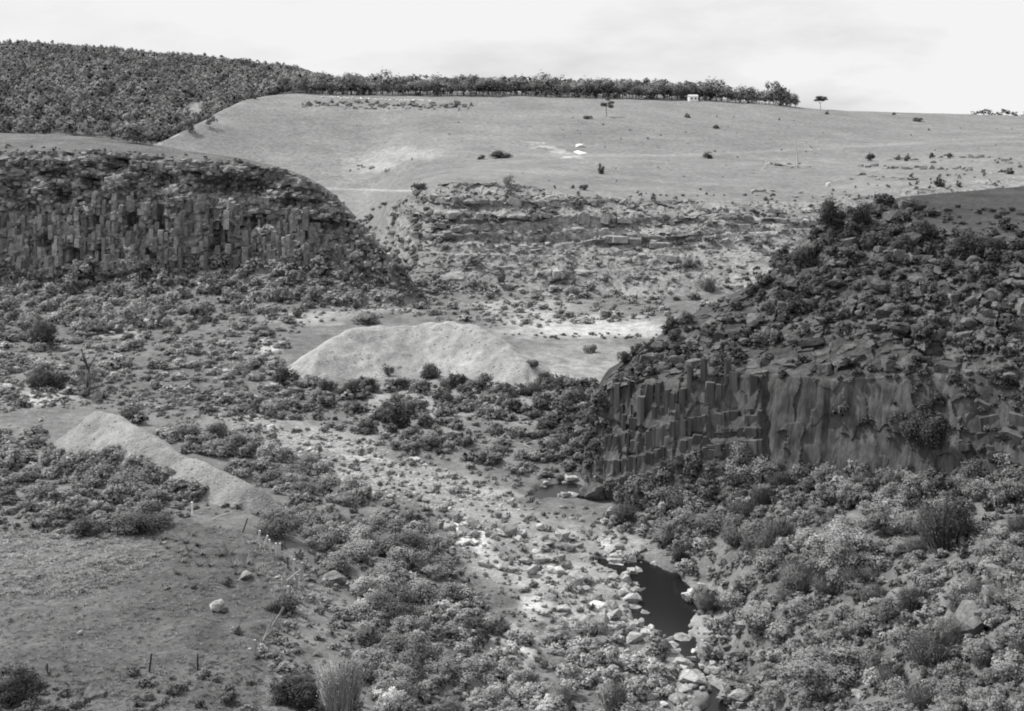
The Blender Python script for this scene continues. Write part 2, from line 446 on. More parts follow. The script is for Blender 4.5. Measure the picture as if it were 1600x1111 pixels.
# ---- river water
def water(name, pts, label):
    ax = np.array([wpt(p) for p, r in pts]); rr = np.array([r for p, r in pts]) + 3.0
    # a flat sheet wide enough to run under both banks
    d = np.gradient(ax, axis=0); d /= np.linalg.norm(d, axis=1)[:, None]
    nrm = np.stack([-d[:, 1], d[:, 0]], 1)
    L = ax + nrm * rr[:, None]; R = ax - nrm * rr[:, None]
    L[0] -= d[0] * 2; R[0] -= d[0] * 2; L[-1] += d[-1] * 2; R[-1] += d[-1] * 2
    v = np.concatenate([np.c_[L, np.full(len(L), -0.12)], np.c_[R, np.full(len(R), -0.12)]])
    n = len(L); f = [(i, i + 1, n + i + 1, n + i) for i in range(n - 1)]
    me = build_mesh(name, v, f, M_WATER)
    o = obj(name, me)
    tag(o, label, kind='structure')
water('river', RIV, 'dark still river water between pale boulders at the foot of the scrub')
water('pool', POOL, 'dark pool under the toe of the shaded rock bluff')

# ---- mesa with the broken basalt cliff
def mesa(k_base, k_foot, k_top, k_edge, k_back, k_down):
    return [k_base, k_foot, k_top, k_edge, k_back, k_down]
B = {
    -500: mesa((318, 3), (338, 7), (344, 40), (348, 43), (460, 50), (520, 20)),
    0: mesa((316, 3), P(452, 4.5)[0:1] + (4.5,) if False else (332, 5), Q(252, 343), Q(238, 347), Q(207, 440), (500, 18)),
    80: mesa((316, 3), (332, 6), Q(250, 341), Q(236, 345), Q(209, 435), (495, 18)),
    150: mesa((314, 3), (330, 7), Q(250, 340), Q(236, 344), Q(214, 430), (490, 18)),
    230: mesa((312, 3), (328, 8.5), Q(254, 338), Q(243, 342), Q(224, 420), (480, 16)),
    300: mesa((310, 3), (326, 9), Q(256, 336), Q(249, 340), Q(236, 405), (465, 15)),
    380: mesa((308, 3), (323, 10), Q(262, 334), Q(254, 338), Q(247, 385), (440, 14)),
    440: mesa((306, 3), (320, 10.5), Q(270, 331), Q(264, 334), Q(262, 365), (410, 12)),
    480: mesa((305, 3), (318, 10.5), Q(282, 328), Q(277, 331), Q(277, 350), (390, 10)),
    520: mesa((304, 3), (316, 10.5), Q(306, 325), Q(301, 327), Q(302, 340), (375, 8)),
    555: mesa((303, 3), (315, 10), Q(340, 322), Q(336, 323.5), Q(338, 332), (360, 6)),
    590: mesa((302, 3), (313, 9), Q(382, 319), Q(378, 320), Q(381, 327), (345, 5)),
    615: mesa((302, 3), (310, 7.5), Q(412, 315), Q(409, 316), Q(414, 321), (332, 4)),
    650: mesa((302, 2.5), (308, 4.5), Q(446, 312), Q(445, 313), Q(448, 316), (322, 3)),
    680: mesa((302, 0), (308, 1), (312, 1.5), (313, 1.5), (316, 1), (322, 0)),
}
B[0] = mesa((316, 3), (332, 5), Q(252, 343), Q(238, 347), Q(207, 440), (500, 18))
BP = np.arange(-320, 680.1, 1.7)
bY, bZ, bS = sheet(B, BP, [40, 150, 14, 40, 30], 9, 1.0)
bX = (BP[:, None] - 800) / F * bY
fw = sstep(0.85, 1.1, bS) * (1 - sstep(2.0, 2.6, bS))             # weight of the rock face
ends = 1 - sstep(640, 675, np.broadcast_to(BP[:, None], bX.shape)) * 0.9
q = (bS - 1)                                                       # 0 foot .. 1 top of the face
but = 4.2 * fbm(bX / 15, 0, bZ / 22, 51, 3) + 2.6 * fbm(bX / 5, 0, bZ / 5, 53, 3)
wpx = 1.6 * fbm(bX / 5, 0, bZ / 5, 151, 3); wpz = 1.6 * fbm(bX / 5, 7, bZ / 5, 152, 3)
vc, ve = cells((bX + 0.5 * wpx) / 2.0, (bZ + wpz) / 6.5, 57)
vs, vse = cells((bX + wpx) / 1.1, (bZ + wpz) / 0.9, 58)
vt, vte = cells((bX + wpx) / 3.0, (bZ + wpz) / 1.5, 59)
colw = sstep(0.05, 0.2, q) * (1 - sstep(0.55, 0.72, q)) * sstep(-0.15, 0.15, fbm(bX / 14, 0, bZ / 14, 153, 2) + 0.2)
stepb = np.mod(bZ / 2.3 + 1.0 * fbm(bX / 8, 0, bZ / 5, 175, 3), 1.0)
off = but + (1 - colw) * 1.3 * (stepb - 0.5) + colw * (vc * 2.2 - 1.1) + (1 - colw) * (vt * 2.2 - 1.1) + (vs * 0.6 - 0.3)
alc = lambda cx, cz, rx, rz: np.exp(-(((bX + wpx - cx) / rx) ** 2 + ((bZ + 0.7 * wpz - cz) / rz) ** 2) ** 2)
for (ppx, ppy, rw, rh, dep) in [(365, 292, 62, 17, 6), (168, 262, 14, 14, 3.5), (130, 290, 22, 12, 3.5), (352, 368, 16, 26, 3), (110, 405, 22, 16, 4), (235, 395, 16, 12, 2.5),
                                (85, 310, 14, 13, 3), (300, 350, 12, 20, 2.5), (250, 285, 20, 12, 3), (60, 275, 26, 9, 3), (330, 330, 10, 18, 2.5), (255, 350, 8, 20, 2.5), (145, 345, 9, 16, 2.5), (60, 385, 14, 14, 3), (410, 345, 22, 8, 2.5), (160, 400, 10, 14, 2.5), (470, 318, 40, 7, 2.5), (520, 345, 40, 6, 2.5), (30, 330, 18, 12, 2.5), (205, 345, 10, 16, 2.5)]:
    w0 = XYZ(ppx, ppy, 332)
    off = off - 1.6 * dep * alc(w0.x, w0.z, rw / F * 332, rh / F * 332)
bY = bY - fw * ends * off
bX = bX + fw * ends * (0.5 * (vs - 0.5) + 0.35 * (vt - 0.5))
bZ = bZ + fw * (0.4 * (vt - 0.5))
tal = 1 - sstep(0.8, 1.05, bS)
bZ = bZ + tal * 0.8 * fbm(bX / 4, bY / 4, 0, 61, 3) * sstep(0.05, 0.3, bS)
topw = sstep(2.3, 3.1, bS) * (1 - sstep(3.8, 4, bS))
bZ = bZ + topw * 0.25 * fbm(bX / 3, bY / 3, 0, 63, 3)
balb = np.full(bX.shape, 0.19) + 0.08 * (vt - 0.5) + 0.16 * (vs - 0.5) * fw
balb = np.where(bS < 0.9, 0.16 + 0.04 * fbm(bX / 5, bY / 5, 0, 64, 3), balb)
gtop = sstep(2.5, 3.0, bS + 0.25 * fbm(bX / 4, bY / 4, 0, 65, 3))
balb = balb * (1 - gtop) + gtop * (0.12 + 0.03 * fbm(bX / 10, bY / 25, 0, 66, 3))
mesa_o = obj('cliff', build_mesh('cliff', np.stack([bX, bY, bZ], -1).reshape(-1, 3), grid_faces(*bX.shape)[:, ::-1], M_ROCKFACE, {'tone': np.clip(balb, 0.04, 0.4).ravel()}, False))
tag(mesa_o, 'broken dark basalt cliff with a flat grassy top, sloping down to a nose', kind='structure')

# ---- near bluff in shade
def bl(k0, k1, k2, k3, k4, k5, k6):
    return [k0, k1, k2, k3, k4, k5, k6]
C = {
    905: bl((168, -3), (169, -3), (171, -3), (172, -3), (174, -3), (178, -3), (184, -4)),
    922: bl((165, -1), Q(748, 168.5), Q(665, 170), Q(642, 171), Q(632, 173), (180, 8), (197, 1)),
    945: bl((158, -1), Q(780, 162), Q(610, 166), Q(602, 168), Q(594, 171), (181, 13), (202, 1)),
    1000: bl((154, -1), Q(778, 157), Q(600, 162), Q(575, 167), Q(546, 173), (186, 15), (215, 1)),
    1050: bl((152, 0), Q(745, 155), Q(594, 160), Q(555, 168), Q(512, 176), (191, 18), (225, 1)),
    1100: bl((150, 1), Q(725, 152.5), Q(592, 157.5), Q(540, 168), Q(487, 179), (196, 20), (235, 1)),
    1180: bl((147, 2), Q(712, 149), Q(588, 154), Q(520, 168), Q(452, 182), (202, 23), (245, 2)),
    1230: bl((144, 3), Q(730, 146.5), Q(586, 151.5), Q(495, 168), Q(405, 184), (206, 27), (250, 2)),
    1260: bl((143, 3), Q(748, 145), Q(588, 149.5), Q(480, 168), Q(375, 186), (208, 30), (252, 3)),
    1300: bl((141, 4), Q(768, 143), Q(594, 147.5), Q(462, 167), Q(338, 187), (212, 33), (258, 4)),
    1370: bl((138, 5), Q(768, 140.5), Q(590, 145), Q(450, 164), Q(335, 184), Q(312, 225), (285, 12)),
    1440: bl((135, 6), Q(764, 137.5), Q(584, 142.5), Q(450, 160), Q(352, 178), Q(304, 245), (305, 18)),
    1520: bl((132, 7), Q(758, 134.5), Q(590, 139.5), Q(455, 155), Q(372, 170), Q(297, 262), (325, 20)),
    1600: bl((129, 8), Q(756, 131), Q(580, 137), Q(460, 149), Q(392, 162), Q(289, 275), (340, 20)),
    1900: bl((118, 14), (122, 17), (128, 26), (140, 33), (152, 36), (290, 40), (350, 25)),
}
CP = np.arange(905, 1900.1, 2.0)
cY, cZ, cS = sheet(C, CP, [10, 120, 60, 70, 50, 20], 7, 0.9)
cX = (CP[:, None] - 800) / F * cY
cPX = np.broadcast_to(CP[:, None], cX.shape)
sx = cX * 0.9 - cY * 0.42                                          # runs along the face
fq = cS - 1
wall = sstep(0.85, 1.05, cS) * (1 - sstep(1.92, 2.1, cS))
up = sstep(1.95, 2.15, cS) * (1 - sstep(3.9, 4.15, cS))
endc = sstep(908, 940, cPX)
v1, e1 = cells(sx / 1.25 + 0.25 * fbm(sx, 0, cZ / 5, 81, 2), cZ / 7.0, 83)
v2, e2 = cells(sx / 2.4, cZ / 1.6, 85)
v3, e3 = cells(sx / 1.2, cZ / 0.9 + cY / 1.5, 87)
led = np.zeros(cX.shape)
for (ppy, dep, wid, x0, x1) in [(716, 0.9, 5, 930, 1160), (672, 0.7, 4, 940, 1200), (745, 0.8, 5, 925, 1110), (560, 0.7, 6, 1040, 1250)]:
    ppp = HZ + (CZ - cZ) / cY * F
    yl = ppy + 0.10 * (cPX - 1050) + 9 * fbm(cX / 3, ppy, 0, 156, 3)
    led = led + dep * sstep(-0.25, 0.2, fbm(cX / 2.5, ppy, 1, 157, 2)) * np.exp(-((ppp - yl) / wid) ** 2) * sstep(x0 - 20, x0, cPX) * (1 - sstep(x1 - 60, x1 + 40, cPX))
rugged = 0.85 - 0.62 * sstep(1050, 1190, cPX)
offc = wall * (1.3 * fbm(sx / 8, 0, cZ / 14, 89, 3) + rugged * (v1 * 0.7 - 0.35) * (1 - sstep(1080, 1180, cPX)) + 0.3 * rugged * (v2 - 0.5) * (1 - sstep(1080, 1180, cPX)) + 0.22 * fbm(sx / 1.1, 0, cZ / 12, 158, 4) + 0.5 * (cells(sx / 2.6 + 0.5 * fbm(sx / 2, 0, cZ / 3, 161, 3), cZ / 4.5 + 0.5 * fbm(sx / 2, 3, cZ / 3, 162, 3), 163)[0] - 0.5) - led + 0.5 * fbm(sx / 5, 0, cZ / 3.5, 160, 3))
# a slanting recess under the overhang of the smooth wall
offc = offc - wall * 1.6 * sstep(1185, 1200, cPX) * np.exp(-((cPX - 1195) / 10.0) ** 2) * 0.6
offu = up * (2.6 * fbm(sx / 6, cZ / 4, 0, 91, 4) + (v2 * 1.3 - 0.65) + (v3 * 0.5 - 0.25))
stepc = np.mod(cZ / 2.7 + 1.1 * fbm(sx / 9, cZ / 6, 0, 171, 3), 1.0)
offu = offu + up * 1.9 * (stepc - 0.5) * sstep(-0.35, 0.1, fbm(sx / 5, cZ / 4, 2, 172, 2))
cY = cY - endc * (offc + offu * 0.8)
cX = cX - endc * 0.35 * (offc + offu)
cZ = cZ + up * endc * (0.4 * (v2 - 0.5) + 0.15 * (v3 - 0.5))
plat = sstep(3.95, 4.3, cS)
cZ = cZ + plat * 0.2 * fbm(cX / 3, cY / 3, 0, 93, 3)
calb = 0.078 + wall * 0.02 * (v1 - 0.5) + 0.04 * (v2 - 0.5) * up + 0.05 * (v3 - 0.5) * up  # cloud shade over the bluff is partly put into this dark albedo
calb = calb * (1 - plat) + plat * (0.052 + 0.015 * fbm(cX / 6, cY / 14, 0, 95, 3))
me_c = build_mesh('cliff', np.stack([cX, cY, cZ], -1).reshape(-1, 3), grid_faces(*cX.shape)[:, ::-1], M_ROCKFACE, {'tone': np.clip(calb, 0.03, 0.3).ravel()}, False)
me_c.materials.append(M_STREAK)
fs = 0.25 * (wall[:-1, :-1] + wall[1:, :-1] + wall[:-1, 1:] + wall[1:, 1:])
me_c.polygons.foreach_set('material_index', (fs.reshape(-1) > 0.5).astype(np.int32))
bluff = obj('cliff', me_c)
tag(bluff, 'dark shaded bluff with a streaked rock wall below boulder-strewn slopes', kind='structure')

# ---- the far scarp face under the terrace
D = {}
for px in (575, 600, 640, 700, 800, 900, 1000, 1100, 1200, 1290, 1450, 1600, 1900):
    kk = sorted(G)
    def gi(i, j):
        return float(np.interp(px, kk, [G[k][i][j] for k in kk]))
    y5, z5, y6, z6 = gi(6, 0), gi(6, 1), gi(7, 0), gi(7, 1)
    lo = 1.0 if px > 620 else -1.5
    D[px] = [(y5 - 8, z5 - 2.5), (y5 + 4, z5 + (z6 - z5) * 0.10 + lo * 0.5), (y5 + (y6 - y5) * .42, z5 + (z6 - z5) * .42 + lo), (y5 + (y6 - y5) * .62, z5 + (z6 - z5) * .74 + lo * 1.6),
             (y6 - 7, z6 + lo * 0.6), (y6 + 14, z6 - 1.2)]
DP = np.arange(575, 1900.1, 2.3)
dY, dZ, dS = sheet(D, DP, [10, 60, 40, 40, 20], 12, 1.2)
dX = (DP[:, None] - 800) / F * dY
dPX = np.broadcast_to(DP[:, None], dX.shape)
dw = sstep(0.4, 1.0, dS) * (1 - sstep(4.1, 4.8, dS)) * sstep(580, 640, dPX)
w1, we1 = cells(dX / 4.5 + 0.8 * fbm(dX / 6, 0, dZ / 4, 154, 3), dZ / 1.6 + 0.8 * fbm(dX / 6, 5, dZ / 4, 155, 3), 101)
w2, we2 = cells(dX / 1.9, dZ / 1.1, 103)
strata = np.sin(dZ * 1.25 + 1.5 * fbm(dX / 25, 0, 0, 105, 2)) * (dS > 1.9)
patchy = sstep(-0.12, 0.25, fbm(dX / 22, 0, dZ / 9, 107, 3) + 0.25 * (dS > 2.6))
offd = dw * (3.0 * fbm(dX / 16, 0, dZ / 12, 109, 4) + patchy * (w1 * 2.2 - 1.1 + 1.2 * strata) + (w2 - 0.5) * 0.5)
for (ppx, ppy, rw, rh, dep) in [(883, 446, 26, 10, 5), (1205, 346, 22, 5, 3), (1045, 345, 20, 10, 3), (960, 382, 40, 5, 2.5), (1000, 392, 30, 8, 2.5)]:
    ppp = HZ + (CZ - dZ) / dY * F
    offd = offd - dw * dep * np.exp(-((dPX - ppx) / rw) ** 2 - ((ppp - ppy) / rh) ** 2)
stepd = np.mod(dZ / 3.1 + 1.2 * fbm(dX / 22, 0, dZ / 8, 173, 3), 1.0)
offd = offd + dw * 2.0 * (stepd - 0.5) * sstep(-0.15, 0.2, fbm(dX / 14, 0, dZ / 6, 174, 2) + 0.18)
dY = dY - offd; dZ = dZ + dw * 0.5 * (w2 - 0.5)
dalb = 0.235 + 0.05 * fbm(dX / 8, 0, dZ / 5, 111, 3) + dw * 0.06 * (w2 - 0.5) - 0.02 * patchy
grassy = sstep(4.0, 4.5, dS); dalb = dalb * (1 - grassy) + grassy * 0.205
scarp = obj('cliff', build_mesh('cliff', np.stack([dX, dY, dZ], -1).reshape(-1, 3), grid_faces(*dX.shape)[:, ::-1], M_ROCKFACE, {'tone': np.clip(dalb, 0.06, 0.4).ravel()}, False))
tag(scarp, 'pale rubbly scarp with rock ledges below the grassy terrace', kind='structure')

bpy.context.view_layer.update()
DG = bpy.context.evaluated_depsgraph_get()
TERR = [ground, mesa_o, bluff, scarp]
def shoot(px, py):
    """first ground met by the sight line through a photograph pixel"""
    d = Vector(((px - 800) / F, 1.0, -(py - HZ) / F)).normalized()
    best = None
    for o in TERR:
        ok, loc, nrm, _ = o.ray_cast(Vector((0, 0, CZ)), d, depsgraph=DG)
        if ok and (best is None or loc.y < best[0].y):
            best = (loc.copy(), nrm.copy(), o)
    return best
def drop(x, y):
    best = None
    for o in TERR:
        ok, loc, nrm, _ = o.ray_cast(Vector((x, y, 400)), Vector((0, 0, -1)), depsgraph=DG)
        if ok and (best is None or loc.z > best[0].z):
            best = (loc.copy(), nrm.copy(), o)
    return best

# ---- spoil heaps
def heap(name, ridge, label, slope, seed, px0, px1, y0, y1, base_alb):
    pts = []
    for (a, b2) in zip(ridge[:-1], ridge[1:]):
        A, Bb = XYZ(*a), XYZ(*b2)
        n = 18
        for i in range(n):
            pts.append(A.lerp(Bb, i / n))
    pts.append(XYZ(*ridge[-1]))
    pts = np.array(pts)
    xs = np.linspace(px0, px1, 190); ys = np.linspace(y0, y1, 150)
    Xg, Yg = np.meshgrid(xs, ys, indexing='ij')
    H = np.full(Xg.shape, -99.0); base = np.zeros(Xg.shape)
    ang = 0
    for p in pts:
        d = np.hypot(Xg - p[0], Yg - p[1])
        rill = 1 + 0.16 * fbm(np.arctan2(Yg - p[1], Xg - p[0]) * 6 + p[0] * 0.3, 0, 0, seed, 3)
        H = np.maximum(H, p[2] - slope * np.sqrt(d * d + 0.6) * rill + 0.15 * fbm(p[0] / 4, p[1] / 4, 0, seed + 1, 2))
    H = H + 0.42 * fbm(Xg / 1.6, Yg / 1.6, 0, seed + 2, 3) + 0.6 * fbm(Xg / 6, Yg / 6, 0, seed + 4, 3)
    gz = np.array([[(drop(xs[i], ys[j]) or (Vector((0, 0, 0)),))[0].z for j in range(0, 150, 6)] for i in range(0, 190, 6)])
    gi0 = np.clip(np.arange(190) / 6, 0, gz.shape[0] - 1); gj0 = np.clip(np.arange(150) / 6, 0, gz.shape[1] - 1)
    tmp = np.stack([np.interp(gj0, np.arange(gz.shape[1]), r) for r in gz])
    gzf = np.stack([np.interp(gi0, np.arange(gz.shape[0]), tmp[:, j]) for j in range(150)], 1)
    bury = H - gzf
    H = np.maximum(H, gzf - 1.2)
    cx, cy = float(pts[:, 0].mean()), float(pts[:, 1].mean()); cz = float(gzf[95, 75])
    al = base_alb * (1 + 0.22 * fbm(Xg / 4, Yg / 4, 0, seed + 5, 4))
    o = obj(name, build_mesh(name, np.stack([Xg - cx, Yg - cy, H - cz], -1).reshape(-1, 3), grid_faces(*Xg.shape)[(bury.ravel()[grid_faces(*Xg.shape)] > -1.0).any(1)], M_GRAVEL, {'tone': al.ravel()}, True), loc=(cx, cy, cz))
    tag(o, label, 'spoil heap', 'heaps of spoil on the gorge floor')
    return o
h1 = heap('gravel_heap', [(500, 541, 230), (522, 524, 234), (548, 511, 238), (590, 505, 241), (630, 506, 242), (662, 501, 243), (695, 497, 243), (735, 504, 241), (768, 520, 237), (800, 543, 232), (822, 561, 229)],
          'big pale rounded heap of bare gravel on the gorge floor', 0.72, 201, -60, 22, 208, 262, 0.34)
h2 = heap('gravel_heap', [(150, 633, 156), (172, 641, 153.5), (200, 655, 151), (230, 672, 148), (260, 690, 145.5), (300, 708, 143), (340, 726, 140.5), (385, 748, 138)],
          'narrow pointed ridge of pale spoil above the brush by the paddock', 0.95, 301, -72, -12, 120, 172, 0.25)
bpy.context.view_layer.update()
DG = bpy.context.evaluated_depsgraph_get()
class _W:                                                         # heaps have their own origin: cast in their space
    def __init__(self, o): self.o = o
    def ray_cast(self, a, d, depsgraph=None):
        ok, loc, nrm, i = self.o.ray_cast(a - self.o.location, d, depsgraph=depsgraph)
        return ok, loc + self.o.location, nrm, i
TERR += [_W(h1), _W(h2)]
# ------------------------------------------------------------------ leaf, twig and stone shapes
def unit(a):
    return a / np.maximum(np.linalg.norm(a, axis=-1, keepdims=True), 1e-6)
def crown_arrays(n, clumps, seed, leaf, zlo=0.0, zhi=1.3, flat=0.85, spread=0.72, rr=(0.28, 0.5), elong=1.6):
    r = np.random.RandomState(seed)
    c = unit(r.normal(size=(clumps, 3))) * (r.uniform(0.15, 1, (clumps, 1)) ** 0.5) * spread
    c[:, 2] = zlo + (zhi - zlo) * (0.12 + 0.78 * np.clip((c[:, 2] / spread + 1) / 2, 0, 1))
    taper = 1 - 0.45 * np.clip((c[:, 2] - zlo) / (zhi - zlo), 0, 1)
    c[:, :2] *= taper[:, None] * 1.25
    c[:, 0] *= r.uniform(0.8, 1.25); c[:, 2] = zlo + (c[:, 2] - zlo) * r.uniform(0.75, 1.15, clumps)
    cr = r.uniform(rr[0], rr[1], clumps)
    ct = r.uniform(0.78, 1.25, clumps)
    pk = r.choice(clumps, n, p=cr ** 2 / (cr ** 2).sum())
    d = unit(r.normal(size=(n, 3)) + np.array([0, 0, 0.25]))
    p = c[pk] + d * (cr[pk] * (r.uniform(0.35, 1.0, n) + r.exponential(0.16, n)))[:, None] * np.array([1, 1, flat])
    p[:, 2] = np.maximum(p[:, 2], 0.03)
    nr = unit(d + np.array([0, 0, 0.5]) + 0.38 * r.normal(size=(n, 3)))
    t1 = unit(np.cross(nr, r.normal(size=(n, 3)))); t2 = np.cross(nr, t1)
    s = (leaf * r.uniform(0.6, 1.35, n))[:, None]
    v = np.stack([p - t1 * s * 0.5 - t2 * s * 0.35, p + t1 * s * 0.5 - t2 * s * 0.35, p + t2 * s * 0.5 * elong], 1).reshape(-1, 3)
    f = np.arange(3 * n).reshape(-1, 3)
    t = np.repeat(ct[pk] * r.uniform(0.8, 1.22, n), 3)
    ctr = np.array([0, 0, zlo + 0.25 * (zhi - zlo)])
    nn = unit(0.55 * d + 0.55 * unit(p - ctr) + 0.25 * nr + 0.12 * r.normal(size=(n, 3)) + np.array([0, 0, 0.15]))
    return v, f, np.c_[t, np.repeat(nn, 3, 0)]
def wisp_arrays(n, seed, hgt=1.5, thick=0.035, lean=0.8):
    """pale broom-like shrub: many fine upright twigs with small leaves"""
    r = np.random.RandomState(seed)
    a = r.uniform(0, 2 * math.pi, n); ln = r.uniform(0.3, 1.0, n) ** 0.7
    rad0 = r.uniform(0, 0.45, n)
    d = unit(np.stack([np.cos(a) * lean * r.uniform(0.1, 1, n), np.sin(a) * lean * r.uniform(0.1, 1, n), np.full(n, 1.0)], 1))
    o = np.stack([np.cos(a) * rad0, np.sin(a) * rad0, r.uniform(0, 0.5, n) * hgt], 1)
    e = o + d * (ln * hgt * 0.62)[:, None]
    side = unit(np.cross(d, r.normal(size=(n, 3)))) * thick * r.uniform(0.6, 1.6, n)[:, None]
    v = np.stack([o - side, o + side, e], 1).reshape(-1, 3)
    k = n * 2
    pk = r.randint(0, n, k); u = r.uniform(0.35, 1.0, k)[:, None]
    p = o[pk] * (1 - u) + e[pk] * u
    nr = unit(r.normal(size=(k, 3))); t1 = unit(np.cross(nr, r.normal(size=(k, 3)))); t2 = np.cross(nr, t1)
    s = thick * 1.7 * r.uniform(0.6, 1.4, k)[:, None]
    v2 = np.stack([p - t1 * s, p + t1 * s, p + t2 * s * 1.6], 1).reshape(-1, 3)
    v = np.concatenate([v, v2]); f = np.arange(len(v)).reshape(-1, 3)
    na = unit(np.stack([np.cos(a), np.sin(a), np.full(n, 0.9)], 1) + 0.15 * r.normal(size=(n, 3)))
    return v, f, np.c_[np.repeat(r.uniform(0.85, 1.15, n + k), 3), np.repeat(np.concatenate([na, na[pk]]), 3, 0)]
def tuft_arrays(n, seed, hgt=0.9):
    r = np.random.RandomState(seed)
    a = r.uniform(0, 2 * math.pi, n)
    o = np.stack([np.cos(a), np.sin(a), np.zeros(n)], 1) * r.uniform(0, 0.35, n)[:, None]
    e = o + np.stack([np.cos(a) * 0.65, np.sin(a) * 0.65, np.full(n, hgt)], 1) * r.uniform(0.5, 1.1, n)[:, None]
    side = np.stack([-np.sin(a), np.cos(a), np.zeros(n)], 1) * r.uniform(0.05, 0.12, n)[:, None]
    v = np.stack([o - side, o + side, e], 1).reshape(-1, 3)
    return v, np.arange(3 * n).reshape(-1, 3), np.c_[np.repeat(r.uniform(0.75, 1.25, n), 3), np.repeat(unit(np.stack([np.cos(a) * .5, np.sin(a) * .5, np.ones(n)], 1)), 3, 0)]
def tube(pts, rad, n=5):
    pts = np.asarray(pts, float); rings = []
    for i, p in enumerate(pts):
        t = unit(pts[min(i + 1, len(pts) - 1)] - pts[max(i - 1, 0)])
        u = unit(np.cross(t, [0.31, 0.92, 0.2])); w = np.cross(t, u)
        a = np.arange(n) / n * 2 * math.pi
        rings.append(p + rad[i] * (np.cos(a)[:, None] * u + np.sin(a)[:, None] * w))
    v = np.concatenate(rings)
    f = []
    for i in range(len(pts) - 1):
        for k in range(n):
            b0, b1 = i * n + k, i * n + (k + 1) % n
            f += [(b0, b1, b1 + n), (b0, b1 + n, b0 + n)]
    top = len(v); v = np.concatenate([v, pts[-1:]])
    for k in range(n):
        f.append(((len(pts) - 1) * n + k, (len(pts) - 1) * n + (k + 1) % n, top))
    return v, np.array(f)
def join(parts):
    V, Fc, n = [], [], 0
    for v, f in parts:
        V.append(v); Fc.append(f + n); n += len(v)
    return np.concatenate(V), np.concatenate(Fc)
def stone_arrays(seed, kind='block', n=13):
    r = np.random.RandomState(seed)
    if kind == 'block':
        p = r.uniform(-1, 1, (n, 3)); p = p / np.maximum(np.abs(p).max(1, keepdims=True), 0.5) * r.uniform(0.72, 1.0, (n, 1))
    elif kind == 'column':
        m = r.choice([5, 6]); a = (np.arange(m) + r.uniform(-0.25, 0.25, m)) / m * 2 * math.pi
        ring = np.stack([np.cos(a), np.sin(a)], 1) * r.uniform(0.8, 1.05, (m, 1))
        p = np.concatenate([np.c_[ring, -1 + 0 * a], np.c_[ring * 0.93 + r.uniform(-.08, .08, (m, 2)), 1 + r.uniform(-0.25, 0.15, m)]])
    else:
        p = unit(r.normal(size=(n + 8, 3))) * r.uniform(0.82, 1.05, (n + 8, 1)) * np.array([1, 0.9, 0.78])
    bm = bmesh.new()
    vs = [bm.verts.new(q_) for q_ in p]
    g = bmesh.ops.convex_hull(bm, input=vs)
    kill = [e for e in set(g['geom_interior'] + g['geom_unused']) if isinstance(e, bmesh.types.BMVert) and e.is_valid]
    if kill:
        bmesh.ops.delete(bm, geom=kill, context='VERTS')
    if kind == 'round':
        pass
    bmesh.ops.triangulate(bm, faces=bm.faces[:])
    bm.verts.index_update()
    v = np.array([q_.co[:] for q_ in bm.verts]); f = np.array([[q_.index for q_ in fc.verts] for fc in bm.faces])
    bm.free()
    return v, f
BLOCKS = [stone_arrays(400 + i, 'block') for i in range(7)]
COLUMNS = [stone_arrays(430 + i, 'column') for i in range(6)]
ROUNDS = [stone_arrays(460 + i, 'round') for i in range(7)]
def smesh(name, arrs, mat):
    return [build_mesh(name, v, f, mat) for v, f in arrs]
ME_BLOCK = smesh('rock_block', BLOCKS, M_ROCK); ME_COLUMN = smesh('rock_column', COLUMNS, M_ROCK); ME_ROUND = smesh('boulder', ROUNDS, M_ROCK)
LOD = {'s': [crown_arrays(95, 7, 500 + i, 0.34) for i in range(5)],
       'm': [crown_arrays(430, 11, 520 + i, 0.185, zhi=1.25, rr=(0.24, 0.44)) for i in range(6)],
       'l': [crown_arrays(2200, 20, 540 + i, 0.088, zhi=1.2, rr=(0.2, 0.4)) for i in range(5)],
       'x': [crown_arrays(6500, 34, 560 + i, 0.054, zhi=1.15, rr=(0.16, 0.34), spread=0.8) for i in range(4)]}
STF = {'s': [crown_arrays(52, 6, 580 + i, 0.44) for i in range(6)], 'm': [crown_arrays(190, 10, 587 + i, 0.27, zhi=1.25, rr=(0.24, 0.44)) for i in range(6)],
       'l': [crown_arrays(470, 16, 594 + i, 0.18, zhi=1.2, rr=(0.2, 0.4)) for i in range(5)]}
STW = {'s': [wisp_arrays(16, 640 + i, 1.3, 0.13) for i in range(4)], 'm': [wisp_arrays(60, 644 + i, 1.4, 0.075) for i in range(4)], 'l': [crown_arrays(500, 26, 648 + i, 0.13, zhi=1.4, rr=(0.10, 0.28), spread=0.85, elong=2.6) for i in range(4)]}
WISP = {'s': [wisp_arrays(30, 600 + i, 1.3, 0.09) for i in range(3)], 'm': [wisp_arrays(150, 610 + i, 1.4, 0.045) for i in range(4)],
        'l': [crown_arrays(3000, 34, 620 + i, 0.05, zhi=1.4, rr=(0.10, 0.28), spread=0.85, elong=3.2) for i in range(3)] + [wisp_arrays(1500, 624 + i, 1.4, 0.013, 0.6 + 0.2 * i) for i in range(3)], 'x': [crown_arrays(8000, 60, 630 + i, 0.032, zhi=1.4, rr=(0.08, 0.24), spread=0.88, elong=3.2) for i in range(2)] + [wisp_arrays(4200, 634 + i, 1.35, 0.008, 0.7 + 0.2 * i) for i in range(2)]}
TUFT = [tuft_arrays(26, 650 + i) for i in range(4)]
TUFTS = [tuft_arrays(7, 660 + i, 0.7) for i in range(4)]
def fmesh(name, lib):
    return {k: [build_mesh(name, v, f, M_LEAF, {'tone': t}) for v, f, t in a] for k, a in lib.items()}
ME_BUSH = fmesh('foliage', LOD); ME_WISP = fmesh('foliage', WISP)
